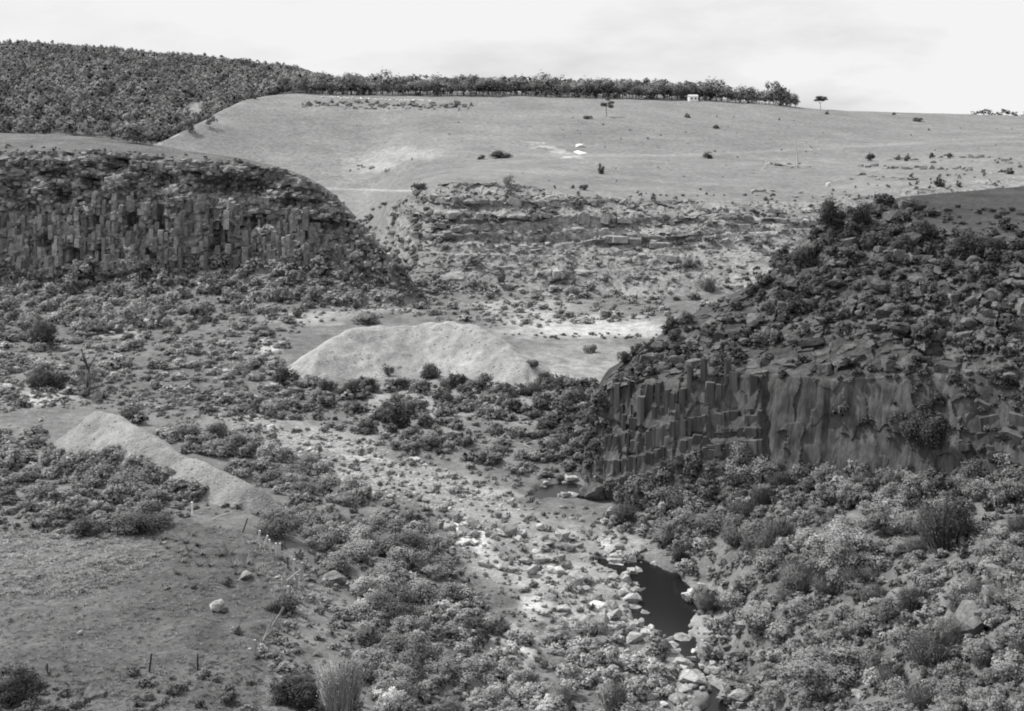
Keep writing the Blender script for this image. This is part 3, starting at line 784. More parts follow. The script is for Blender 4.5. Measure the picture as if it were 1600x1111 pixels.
def stem_mesh(seed):
    r = np.random.RandomState(seed); ps = []
    for k in range(5):
        a = r.uniform(0, 6.28); e = np.array([math.cos(a) * 0.5, math.sin(a) * 0.5, 0.85])
        ps.append(tube([np.array([0, 0, -0.15]), e * 0.45 + r.uniform(-.05, .05, 3), e], [0.05, 0.035, 0.012], 4))
    return build_mesh('stem', *join(ps), M_BARK)
ME_STEM = [stem_mesh(700 + i) for i in range(3)]
def lod_of(w):
    return 's' if w < 15 else 'm' if w < 36 else 'l' if w < 85 else 'x'

LAND = []                                                         # (px, py, short phrase)
RANK = {}
ORD = ['nearest', 'second', 'third', 'fourth', 'fifth', 'sixth', 'seventh', 'eighth', 'ninth', 'tenth', 'eleventh', 'twelfth', 'thirteenth', 'fourteenth', 'fifteenth', 'sixteenth', 'seventeenth', 'eighteenth', 'nineteenth', 'twentieth', 'farthest']
NEED = []                                                         # (object, px, py, text) to be labelled once every landmark is known
def landmark(px, py, phrase):
    LAND.append((px, py, phrase))
def label_rest():
    buckets = {}
    for (o, px, py, text) in NEED:
        d, lx, ly, ph = min(((px - a) ** 2 + (1.6 * (py - b_)) ** 2, a, b_, c) for (a, b_, c) in LAND)
        dx, dy = px - lx, 1.6 * (py - ly)
        dr = ('right of' if dx > 0 else 'left of') if abs(dx) > abs(dy) else ('below' if dy > 0 else 'above')
        buckets.setdefault((text, dr, ph), []).append((d, o))
    for (text, dr, ph), lst in buckets.items():
        lst.sort(key=lambda t: t[0])
        for i, (d, o) in enumerate(lst):
            o['label'] = '%s %s, %s %s' % (ORD[min(i, 20)], text, dr, ph) if len(lst) > 1 else '%s, %s %s' % (text, dr, ph)
BUSH_GROUP = 'bushes and shrubs of the gorge'
n_bush = 0
def bush(px, py, w, tone, label, hr=0.62, wisp=False, group=BUSH_GROUP, hit=None, rz=None, name='bush'):
    """a single bush: w = width in photograph pixels, hr = height over width"""
    global n_bush
    h = hit or shoot(px, py)
    if h is None:
        return
    loc = h[0]; s = w * 0.5 * loc.y / F
    k = lod_of(w); lib = (ME_WISP if wisp else ME_BUSH)[k]
    root = empty(name, (loc.x, loc.y + 0.3 * s, loc.z - 0.10 * s), random.uniform(0, 6.28) if rz is None else rz, s * 0.92)
    tag(root, label, 'bush', group)
    fo = obj('foliage', random.choice(lib), root, sc=(1, 1, hr * 2 / (1.55 if wisp else 1.3)), tone=tone)
    obj('stem', random.choice(ME_STEM), root, sc=(1, 1, hr * 1.3), tone=0.10)
    n_bush += 1
    return root

# ------------------------------------------------------------------ bushes one can point at
HB = [
 # px, py(base), width, tone, height ratio, wisp, label
 (752, 249, 17, 0.06, .6, 0, 'small dark bush at the left end of the dark clump on the pale hillside'),
 (782, 247, 46, 0.06, .34, 0, 'long low dark thicket lying alone on the pale hillside'),
 (940, 272, 19, 0.06, 1.0, 0, 'dark rounded bush standing alone in the terrace grass below the white rocks'),
 (1108, 248, 25, 0.075, .6, 0, 'lone dark bush where the hillside meets the terrace, left of the dead tree'),
 (912, 297, 19, 0.08, .7, 0, 'small bush on the terrace edge right below the lone rounded one'),
 (1470, 292, 25, 0.055, .8, 0, 'largest dark round bush on the grass above the shaded plateau'),
 (1499, 292, 15, 0.07, .8, 0, 'smaller round bush just right of the largest one above the shaded plateau'),
 (1361, 252, 19, 0.055, .8, 0, 'dark bush at the left end of the row along the far rocky band'),
 (1404, 250, 13, 0.06, .7, 0, 'low dark bush second from the left along the far rocky band'),
 (1418, 252, 13, 0.055, 1.0, 0, 'small upright dark bush third from the left along the far rocky band'),
 (1455, 248, 13, 0.055, .8, 0, 'small dark bush fourth from the left along the far rocky band'),
 (1485, 248, 14, 0.06, .9, 0, 'dark bush right of the middle of the far rocky band'),
 (1578, 272, 20, 0.06, .6, 0, 'dark bush at the far right end of the rocky band'),
 (1075, 184, 15, 0.09, .6, 0, 'small bush high on the hillside under the white hut'),
 (1119, 201, 17, 0.09, .5, 0, 'small bush halfway up the hillside right of centre'),
 (1292, 179, 9, 0.09, .8, 0, 'tiny bush on the skyline slope under the umbrella tree'),
 (1396, 180, 9, 0.08, .6, 0, 'tiny dark bush on the bare skyline at the right'),
 (1435, 190, 22, 0.13, .5, 0, 'low pale bush on the slope below the bare skyline at the right'),
 (918, 186, 20, 0.1, .45, 0, 'low scrubby bush left of the spindly hillside tree'),
 (712, 168, 9, 0.08, .8, 0, 'tiny bush at the right end of the hilltop outcrop'),
 (399, 155, 9, 0.06, .8, 0, 'tiny dark bush on the bare shoulder of the hill by the forest edge'),
 (783, 446, 19, 0.09, 1.5, 0, 'dark upright cone-shaped bush at the foot of the pale scarp'),
 (1110, 456, 36, 0.12, .8, 0, 'ring-shaped shrub at the right foot of the pale scarp'),
 (1075, 420, 36, 0.16, .6, 0, 'soft pale shrub under the ribbed part of the far scarp'),
 (740, 414, 28, 0.14, .7, 0, 'soft grey shrub on the middle of the pale scarp'),
 (655, 298, 34, 0.07, .55, 0, 'dark bush crouched on the left tip of the far scarp rim'),
 (905, 327, 14, 0.06, .9, 0, 'dark round bush on the upper ledge of the far scarp'),
 (836, 328, 11, 0.07, .8, 0, 'small bush on the scarp ledge left of the dark round one'),
 (943, 333, 20, 0.075, .6, 0, 'wide bush on the scarp ledge right of the dark round one'),
 (1022, 312, 14, 0.07, .8, 0, 'dark bush on the rim of the far scarp above its ledges'),
 (895, 462, 40, 0.17, .5, 0, 'pale mounded shrub beside the small dark cave in the scarp foot'),
 (445, 604, 56, 0.045, .68, 0, 'round dark bush left of the big gravel heap'),
 (510, 614, 36, 0.05, .7, 0, 'small dark bush in front of the left end of the gravel heap'),
 (546, 620, 52, 0.045, .6, 0, 'dark bush in front of the gravel heap beside the bleached branch'),
 (626, 668, 82, 0.042, .6, 0, 'big dark spreading bush on the gorge floor below the gravel heap'),
 (670, 592, 52, 0.085, .6, 0, 'feathery grey bush growing against the foot of the gravel heap'),
 (607, 588, 22, 0.085, 1.0, 0, 'thin upright bush against the gravel heap, left of the feathery one'),
 (718, 601, 36, 0.045, .55, 0, 'low dark bush at the right foot of the gravel heap'),
 (790, 614, 24, 0.05, .9, 0, 'small upright dark bush right of the gravel heap foot'),
 (833, 574, 30, 0.075, .55, 0, 'low bush on the right flank of the gravel heap'),
 (921, 551, 32, 0.13, .55, 0, 'soft grey bush alone on the smooth river flat'),
 (830, 620, 56, 0.05, .5, 0, 'wide dark bush below the river flat'),
 (695, 630, 24, 0.07, .8, 0, 'small round bush between the dark spreading bush and the heap'),
 (572, 508, 66, 0.13, .4, 0, 'smooth grey dome-shaped shrub behind the gravel heap'),
 (412, 524, 36, 0.07, .55, 0, 'dark bush on the left bank beyond the gravel heap'),
 (205, 658, 52, 0.045, .5, 0, 'low black bush hugging the far side of the pointed spoil ridge'),
 (285, 670, 30, 0.06, .8, 0, 'small dark bush right of the pointed spoil ridge'),
 (340, 690, 46, 0.085, .85, 0, 'grey bushy shrub between the spoil ridge and the pale river bed'),
 (68, 608, 86, 0.05, .55, 0, 'wide dark bush at the left edge above the spoil ridge'),
 (66, 545, 62, 0.055, .85, 0, 'tall dark bush at the left edge below the broken cliff'),
 (440, 960, 62, 0.075, .62, 0, 'ragged bush over the broken paling fence'),
 (352, 915, 30, 0.07, .5, 0, 'small dark bush left of the pale boulder in the paddock'),
 (466, 1106, 110, 0.042, .55, 0, 'soft dark bush at the bottom edge beside the pale feathery shrub'),
 (20, 1100, 96, 0.045, .75, 0, 'dark bush in the bottom left corner'),
 (1452, 708, 118, 0.04, .78, 0, 'big dark bush hanging on the shaded rock wall'),
 (1302, 356, 54, 0.04, 1.0, 0, 'tall dark bush at the left end of the bluff crest'),
 (1346, 356, 56, 0.042, .95, 0, 'second tall dark bush along the bluff crest'),
 (1256, 434, 62, 0.035, .95, 0, 'black bush on the steep skyline edge of the bluff'),
 (1442, 380, 62, 0.04, .7, 0, 'dark bush on the bluff crest in front of the plateau'),
 (1412, 394, 46, 0.045, .7, 0, 'smaller dark bush between boulders on the bluff crest'),
 (1532, 402, 98, 0.042, .55, 0, 'broad dark bush on the right of the bluff crest'),
 (1226, 782, 34, 0.05, .9, 0, 'small dark bush under the foot of the smooth rock wall'),
 (1062, 890, 40, 0.035, 1.0, 0, 'black overhanging bush at the head of the river pool'),
 (742, 1002, 76, 0.05, .5, 0, 'dark bush left of the big square boulder'),
 (872, 996, 42, 0.075, .55, 0, 'grassy dark clump just left of the big square boulder'),
 (1205, 1046, 36, 0.05, .8, 0, 'small dark bush in the pale brush right of the river'),
 (622, 868, 120, 0.10, .5, 0, 'big leafy dark bush in the thick belt beside the bright sand'),
 (430, 838, 100, 0.085, .5, 0, 'leafy dark bush at the top right corner of the paddock'),
 (215, 832, 130, 0.075, .4, 0, 'long dark bramble bank at the top of the paddock'),
 (130, 838, 70, 0.055, .45, 0, 'dark bramble mound at the left end of the paddock bank'),
 (210, 770, 110, 0.11, .5, 0, 'grey leafy thicket on the near flank of the spoil ridge'),
 (610, 965, 110, 0.085, .5, 0, 'dark leafy bush in the middle of the thick belt'),
 (700, 940, 60, 0.06, .5, 0, 'dark bush at the river side of the thick belt'),
]
for (px, py, w, t, hr, wi, lab) in HB:
    bush(px, py, w, t, lab, hr, bool(wi))
for (px, py, w, t, hr, lab) in [(530, 1118, 120, 0.34, .9, 'pale feathery shrub at the bottom edge beside the dark bush'),
                                (606, 1118, 70, 0.32, .75, 'smaller pale feathery shrub at the bottom edge'),
                                (876, 1112, 60, 0.24, .8, 'wispy grey shrub at the bottom edge right of the thick belt'),
                                (960, 1116, 80, 0.22, .75, 'wispy pale shrub at the bottom edge left of the river tail'),
                                (1335, 900, 170, 0.17, .62, 'largest soft pale shrub on the right slope above the river'),
                                (1395, 838, 130, 0.15, .6, 'soft pale shrub below the smooth rock wall'),
                                (1485, 858, 150, 0.10, .62, 'soft dark grey shrub on the right slope under the rock wall'),
                                (1255, 930, 120, 0.17, .5, 'pale shrub on the slope right of the river pool'),
                                (1300, 1085, 190, 0.135, .5, 'broad soft shrub low on the right slope'),
                                (1470, 1050, 150, 0.12, .5, 'soft shrub under the two leaning boulders at the right edge')]:
    bush(px, py, w, t, lab, hr, True)

# ------------------------------------------------------------------ scrub by region: the largest stay single, the rest is massed
def sample_poly(poly, n, rs):
    xs = [p[0] for p in poly]; ys = [p[1] for p in poly]
    out = []
    while len(out) < n:
        a = rs.uniform(min(xs), max(xs), 4 * n); b_ = rs.uniform(min(ys), max(ys), 4 * n)
        k = inpoly(a, b_, poly)
        out += list(zip(a[k], b_[k]))
    return out[:n]
REG = [
 # polygon, count, (w0,w1), (tone0,tone1), height ratio, share of wispy ones, label
 ([(-60, 430), (300, 412), (470, 402), (590, 408), (640, 440), (645, 470), (480, 500), (250, 515), (-60, 545)], 470, (14, 46), (0.08, 0.2), .62, .25, 'grey bush in the scrub on the talus below the broken cliff'),
 ([(-60, 530), (480, 495), (440, 560), (420, 600), (560, 640), (420, 650), (160, 615), (-60, 640)], 430, (12, 40), (0.11, 0.24), .42, .4, 'low bush among the flat scrub on the left of the gorge floor'),
 ([(430, 600), (900, 598), (935, 690), (940, 745), (820, 740), (600, 700), (480, 665), (300, 640)], 330, (14, 46), (0.055, 0.15), .5, .15, 'dark bush in the scrub between the gravel heap and the pale river bed'),
 ([(300, 640), (480, 660), (830, 740), (900, 790), (880, 850), (800, 850), (700, 840), (540, 770), (420, 720)], 170, (8, 26), (0.12, 0.25), .5, .4, 'pale low bush scattered over the stony river bed'),
 ([(800, 850), (960, 800), (1010, 875), (960, 990), (860, 980), (760, 900)], 90, (9, 28), (0.12, 0.24), .5, .5, 'pale low bush between the boulders by the pool'),
 ([(430, 690), (520, 750), (690, 825), (700, 900), (770, 990), (800, 1130), (560, 1130), (545, 930), (480, 850), (420, 800), (330, 735), (200, 660)], 260, (30, 74), (0.09, 0.18), .5, .05, 'leafy dark bush in the thick belt along the left river bank'),
 ([(-60, 640), (80, 690), (130, 715), (230, 770), (255, 790), (240, 812), (180, 832), (-60, 825)], 190, (20, 52), (0.075, 0.17), .5, .1, 'bush in the rough thicket between the spoil ridge and the paddock'),
 ([(70, 712), (190, 712), (290, 752), (330, 772), (280, 785), (250, 790), (60, 730)], 150, (16, 46), (0.09, 0.17), .5, .15, 'grey bush growing up the near flank of the spoil ridge'),
 ([(700, 985), (860, 985), (1040, 1000), (1085, 1130), (780, 1130)], 120, (24, 60), (0.14, 0.25), .6, .55, 'pale bush in the soft scrub at the bottom middle'),
 ([(950, 790), (1200, 745), (1480, 775), (1660, 770), (1660, 1130), (1150, 1130), (1085, 985), (1075, 900), (1000, 860)], 420, (26, 84), (0.085, 0.165), .55, .6, 'soft bush in the brush on the right slope below the rock wall'),
 ([(900, 700), (960, 770), (1200, 735), (1330, 775), (1200, 800), (1000, 840), (870, 800), (800, 740)], 120, (16, 40), (0.06, 0.13), .5, .2, 'dim bush at the foot of the rock wall beside the dark pool'),
 ([(930, 600), (1040, 510), (1180, 450), (1290, 335), (1390, 315), (1640, 370), (1640, 570), (1340, 520), (1200, 545), (1000, 590)], 430, (12, 44), (0.035, 0.08), .6, .2, 'dark bush among the boulders on the bluff'),
 ([(820, 605), (945, 600), (950, 745), (850, 700)], 80, (20, 54), (0.045, 0.09), .6, .1, 'dark bush crowding the left end of the rock wall'),
 ([(1370, 738), (1660, 728), (1660, 772), (1380, 774)], 60, (20, 46), (0.05, 0.12), .6, .3, 'bush on the bank under the right of the rock wall'),
 ([(-60, 1050), (300, 1056), (430, 1070), (470, 1125), (-60, 1125)], 60, (14, 40), (0.055, 0.12), .45, .2, 'low bush along the near edge of the paddock'),
 ([(-60, 612), (60, 600), (330, 610), (480, 640), (430, 662), (250, 655), (140, 628), (-60, 655)], 110, (10, 34), (0.07, 0.19), .5, .3, 'bush in the scrub behind the spoil ridge'),
 ([(950, 760), (1180, 728), (1260, 745), (1500, 762), (1660, 755), (1660, 800), (950, 800)], 110, (26, 60), (0.05, 0.11), .7, .3, 'bush along the foot of the rock wall'),
 ([(950, 590), (1050, 566), (1200, 556), (1400, 560), (1640, 560), (1640, 606), (1400, 600), (1180, 598), (960, 606)], 90, (12, 34), (0.035, 0.08), .55, .1, 'dark bush along the lip of the rock wall'),
 ([(1300, 640), (1640, 560), (1640, 760), (1480, 740), (1400, 700)], 90, (14, 44), (0.035, 0.07), .6, .1, 'dark bush clinging to the right of the rock wall'),
 ([(575, 365), (640, 300), (1000, 320), (1290, 322), (1200, 440), (1000, 468), (650, 462)], 300, (6, 20), (0.10, 0.19), .6, .15, 'small grey bush on the pale scarp'),
 ([(560, 345), (600, 318), (650, 305), (660, 380), (640, 440), (600, 400)], 70, (9, 22), (0.08, 0.13), .5, .1, 'grey bush on the shaded left flank of the scarp'),
 ([(630, 440), (1050, 458), (1180, 462), (1050, 500), (780, 512), (640, 495)], 130, (11, 32), (0.13, 0.23), .5, .2, 'soft grey bush on the flat below the pale scarp'),
 ([(780, 520), (1030, 522), (1020, 530), (800, 530)], 40, (6, 12), (0.09, 0.12), .5, 0, 'tiny bush in the dark line across the river flat'),
 ([(650, 290), (1290, 300), (1600, 240), (1600, 290), (1290, 325), (650, 310)], 120, (4, 11), (0.06, 0.13), .7, 0, 'small dark bush along the terrace rim'),
 ([(0, 228), (300, 242), (450, 260), (450, 268), (300, 252), (0, 240)], 70, (4, 11), (0.06, 0.11), .6, .1, 'small bush along the rim of the broken cliff'),
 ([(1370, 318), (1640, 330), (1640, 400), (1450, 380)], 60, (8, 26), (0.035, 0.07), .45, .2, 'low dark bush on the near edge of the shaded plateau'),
 ([(0, 235), (450, 258), (600, 400), (450, 410), (0, 430)], 130, (6, 20), (0.06, 0.12), .6, .1, 'bush rooted in the face of the broken cliff'),
 ([(980, 180), (560, 190), (520, 285), (1000, 290), (1600, 230), (1600, 190)], 70, (2.5, 6), (0.10, 0.18), .7, 0, 'speck of a bush on the pale hillside'),
]
cand = []
rs = np.random.RandomState(77)
for (poly, n, (w0, w1), (t0, t1), hr, wf, lab) in REG:
    for (px, py) in sample_poly(poly, n, rs):
        if inpoly(np.array([px]), np.array([py]), [(955, 878), (1060, 880), (1088, 950), (1080, 990), (1000, 985), (1000, 905)])[0] or inpoly(np.array([px]), np.array([py]), [(835, 755), (945, 750), (955, 806), (835, 802)])[0]:
            continue
        h = shoot(px, py)
        if h is None or (isinstance(h[2], _W) and 'near flank' not in lab and rs.rand() < 0.95):
            continue
        w = w0 + (w1 - w0) * rs.rand() ** 1.7
        cand.append((w, px, py, h, t0 + (t1 - t0) * rs.rand(), hr * rs.uniform(0.75, 1.25), rs.rand() < wf, lab))
cand.sort(key=lambda c: -c[0])
left = 300 - n_bush
for c in cand[:left]:
    b_o = bush(c[1], c[2], c[0], c[4], c[7], c[5], c[6], hit=c[3])
    tw = 'dark' if c[4] < 0.075 else 'grey' if c[4] < 0.125 else 'pale'
    szw = 'large' if c[0] > 58 else 'middling' if c[0] > 40 else 'small'
    NEED.append((b_o, c[1], c[2], '%s %s %s bush' % (szw, tw, 'wispy' if c[6] else 'leafy')))
scrub = Acc()
def add_scrub(acc, arr, loc, s, hz, tone, rz):
    v, f, t = arr
    ca, sa = math.cos(rz) * s, math.sin(rz) * s
    vv = np.stack([v[:, 0] * ca - v[:, 1] * sa + loc[0], v[:, 0] * sa + v[:, 1] * ca + loc[1], v[:, 2] * hz + loc[2]], 1)
    nx = t[:, 1] * math.cos(rz) - t[:, 2] * math.sin(rz); ny = t[:, 1] * math.sin(rz) + t[:, 2] * math.cos(rz)
    acc.add(vv, f, np.c_[t[:, 0] * tone, nx, ny, t[:, 3]])
for c in cand[left:]:
    k = 's' if c[0] < 14 else 'm' if c[0] < 36 else 'l'; lib = (STW if c[6] else STF)[k]
    s = c[0] * 0.46 * c[3][0].y / F; L = c[3][0]
    add_scrub(scrub, lib[rs.randint(len(lib))], (L.x, L.y + 0.3 * s, L.z - 0.1 * s), s, s * c[5] * 2 / (1.55 if c[6] else 1.3), c[4], rs.uniform(0, 6.28))
# low undergrowth between the bushes
UND = [([(-60, 612), (60, 600), (330, 610), (480, 640), (430, 662), (250, 655), (140, 628), (-60, 655)], 350, (4, 14), (0.1, 0.2)),
       ([(-80, 440), (640, 440), (1040, 465), (1030, 500), (780, 515), (640, 495), (480, 505), (430, 590), (900, 600), (940, 750), (830, 745), (480, 660), (330, 640), (60, 640), (-80, 640)], 2900, (4, 13), (0.11, 0.23)),
       ([(330, 640), (830, 740), (960, 800), (1010, 880), (990, 960), (1080, 1120), (780, 1120), (700, 870), (440, 720)], 1000, (5, 14), (0.11, 0.2)),
       ([(430, 700), (700, 830), (780, 1000), (800, 1130), (480, 1130), (400, 1030), (470, 930), (440, 860), (380, 790)], 900, (8, 24), (0.09, 0.2)),
       ([(-60, 660), (90, 690), (250, 770), (410, 795), (300, 808), (170, 838), (-60, 825)], 600, (7, 20), (0.08, 0.18)),
       ([(950, 790), (1200, 745), (1660, 770), (1660, 1130), (1150, 1130), (1075, 900)], 1700, (8, 26), (0.08, 0.17)),
       ([(930, 600), (1290, 335), (1390, 315), (1640, 370), (1640, 570), (1340, 530), (1000, 592)], 700, (5, 14), (0.035, 0.08)),
       ([(580, 365), (640, 295), (1290, 320), (1200, 450), (650, 462)], 700, (3, 8), (0.14, 0.22))]
for (poly, n, (w0, w1), (t0, t1)) in UND:
    for (px, py) in sample_poly(poly, n, rs):
        if inpoly(np.array([px]), np.array([py]), [(955, 878), (1060, 880), (1088, 950), (1085, 1000), (1000, 995), (1000, 905)])[0] or inpoly(np.array([px]), np.array([py]), [(838, 755), (942, 750), (950, 796), (838, 792)])[0]:
            continue
        h = shoot(px, py)
        if h is None or isinstance(h[2], _W):
            continue
        w = rs.uniform(w0, w1); s = w * 0.5 * h[0].y / F; L = h[0]
        wi = rs.rand() < 0.35
        lib = STW['s'] if wi else STF['s']
        add_scrub(scrub, lib[rs.randint(len(lib))], (L.x, L.y + 0.3 * s, L.z - 0.15 * s), s, s * rs.uniform(0.5, 0.9), rs.uniform(t0, t1), rs.uniform(0, 6.28))
o = obj('scrub', scrub.mesh('scrub', M_LEAFS)); tag(o, 'low tangled scrub and undergrowth covering the gorge floor and slopes', kind='stuff')

# ------------------------------------------------------------------ grass tufts of the paddock
grass = Acc()
for (poly, n, (w0, w1), (t0, t1)) in [([(-80, 815), (170, 838), (300, 812), (380, 830), (470, 880), (490, 940), (420, 1020), (560, 1130), (-80, 1130)], 4600, (6, 15), (0.045, 0.15)),
                                       ([(-80, 815), (160, 838), (260, 860), (160, 930), (-80, 930)], 1700, (7, 17), (0.10, 0.21)),
                                       ([(380, 840), (480, 880), (520, 930), (470, 980), (430, 930)], 300, (9, 20), (0.11, 0.2)),
                                       ([(-80, 1040), (480, 1030), (560, 1130), (-80, 1130)], 900, (8, 18), (0.05, 0.12))]:
    for (px, py) in sample_poly(poly, n, rs):
        h = shoot(px, py)
        if h is None: continue
        s = rs.uniform(w0, w1) * 0.6 * h[0].y / F
        add_scrub(grass, TUFTS[rs.randint(4)], h[0], s, s * rs.uniform(0.35, 0.7), rs.uniform(t0, t1), rs.uniform(0, 6.28))
for (poly, n, (w0, w1), (t0, t1)) in [([(240, 235), (400, 150), (1240, 165), (1600, 185), (1600, 285), (1290, 318), (650, 285), (560, 330), (480, 280)], 5000, (1.6, 4.0), (0.07, 0.16)),
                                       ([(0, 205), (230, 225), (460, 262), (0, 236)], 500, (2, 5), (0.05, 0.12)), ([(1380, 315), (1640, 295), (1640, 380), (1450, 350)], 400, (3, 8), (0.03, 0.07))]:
    for (px, py) in sample_poly(poly, n, rs):
        h = shoot(px, py)
        if h is None: continue
        s = rs.uniform(w0, w1) * 0.6 * h[0].y / F
        add_scrub(grass, TUFTS[rs.randint(4)], h[0], s, s * rs.uniform(0.3, 0.6), rs.uniform(t0, t1), rs.uniform(0, 6.28))
o = obj('grass', grass.mesh('grass', M_LEAFS)); tag(o, 'rough tufted grass of the grazed paddock and the pale hillside', kind='stuff')
ME_TUFT = [build_mesh('grass_tussock', v, f, M_LEAF, {'tone': t}) for v, f, t in TUFT]
for (px, py, w) in [(256, 842, 14), (275, 846, 12), (290, 848, 14), (308, 852, 16), (262, 856, 12), (280, 862, 12), (296, 860, 13), (287, 868, 11), (315, 866, 12), (345, 868, 13), (358, 866, 14), (365, 884, 17),
                    (386, 880, 16), (398, 892, 17), (404, 898, 14), (330, 884, 14), (312, 884, 13), (298, 905, 12), (276, 896, 11), (285, 878, 11), (372, 896, 12), (300, 836, 11)]:
    h = shoot(px, py); s = w * 1.05 * h[0].y / F
    o = obj('grass_tussock', random.choice(ME_TUFT), loc=h[0], rot=(0, 0, random.uniform(0, 6.28)), sc=(s, s, s * 0.85), tone=random.uniform(0.12, 0.2))
    tag(o, 'pale spiky grass tussock in the cluster at the top of the paddock', 'grass tussock', 'tussocks in the paddock')

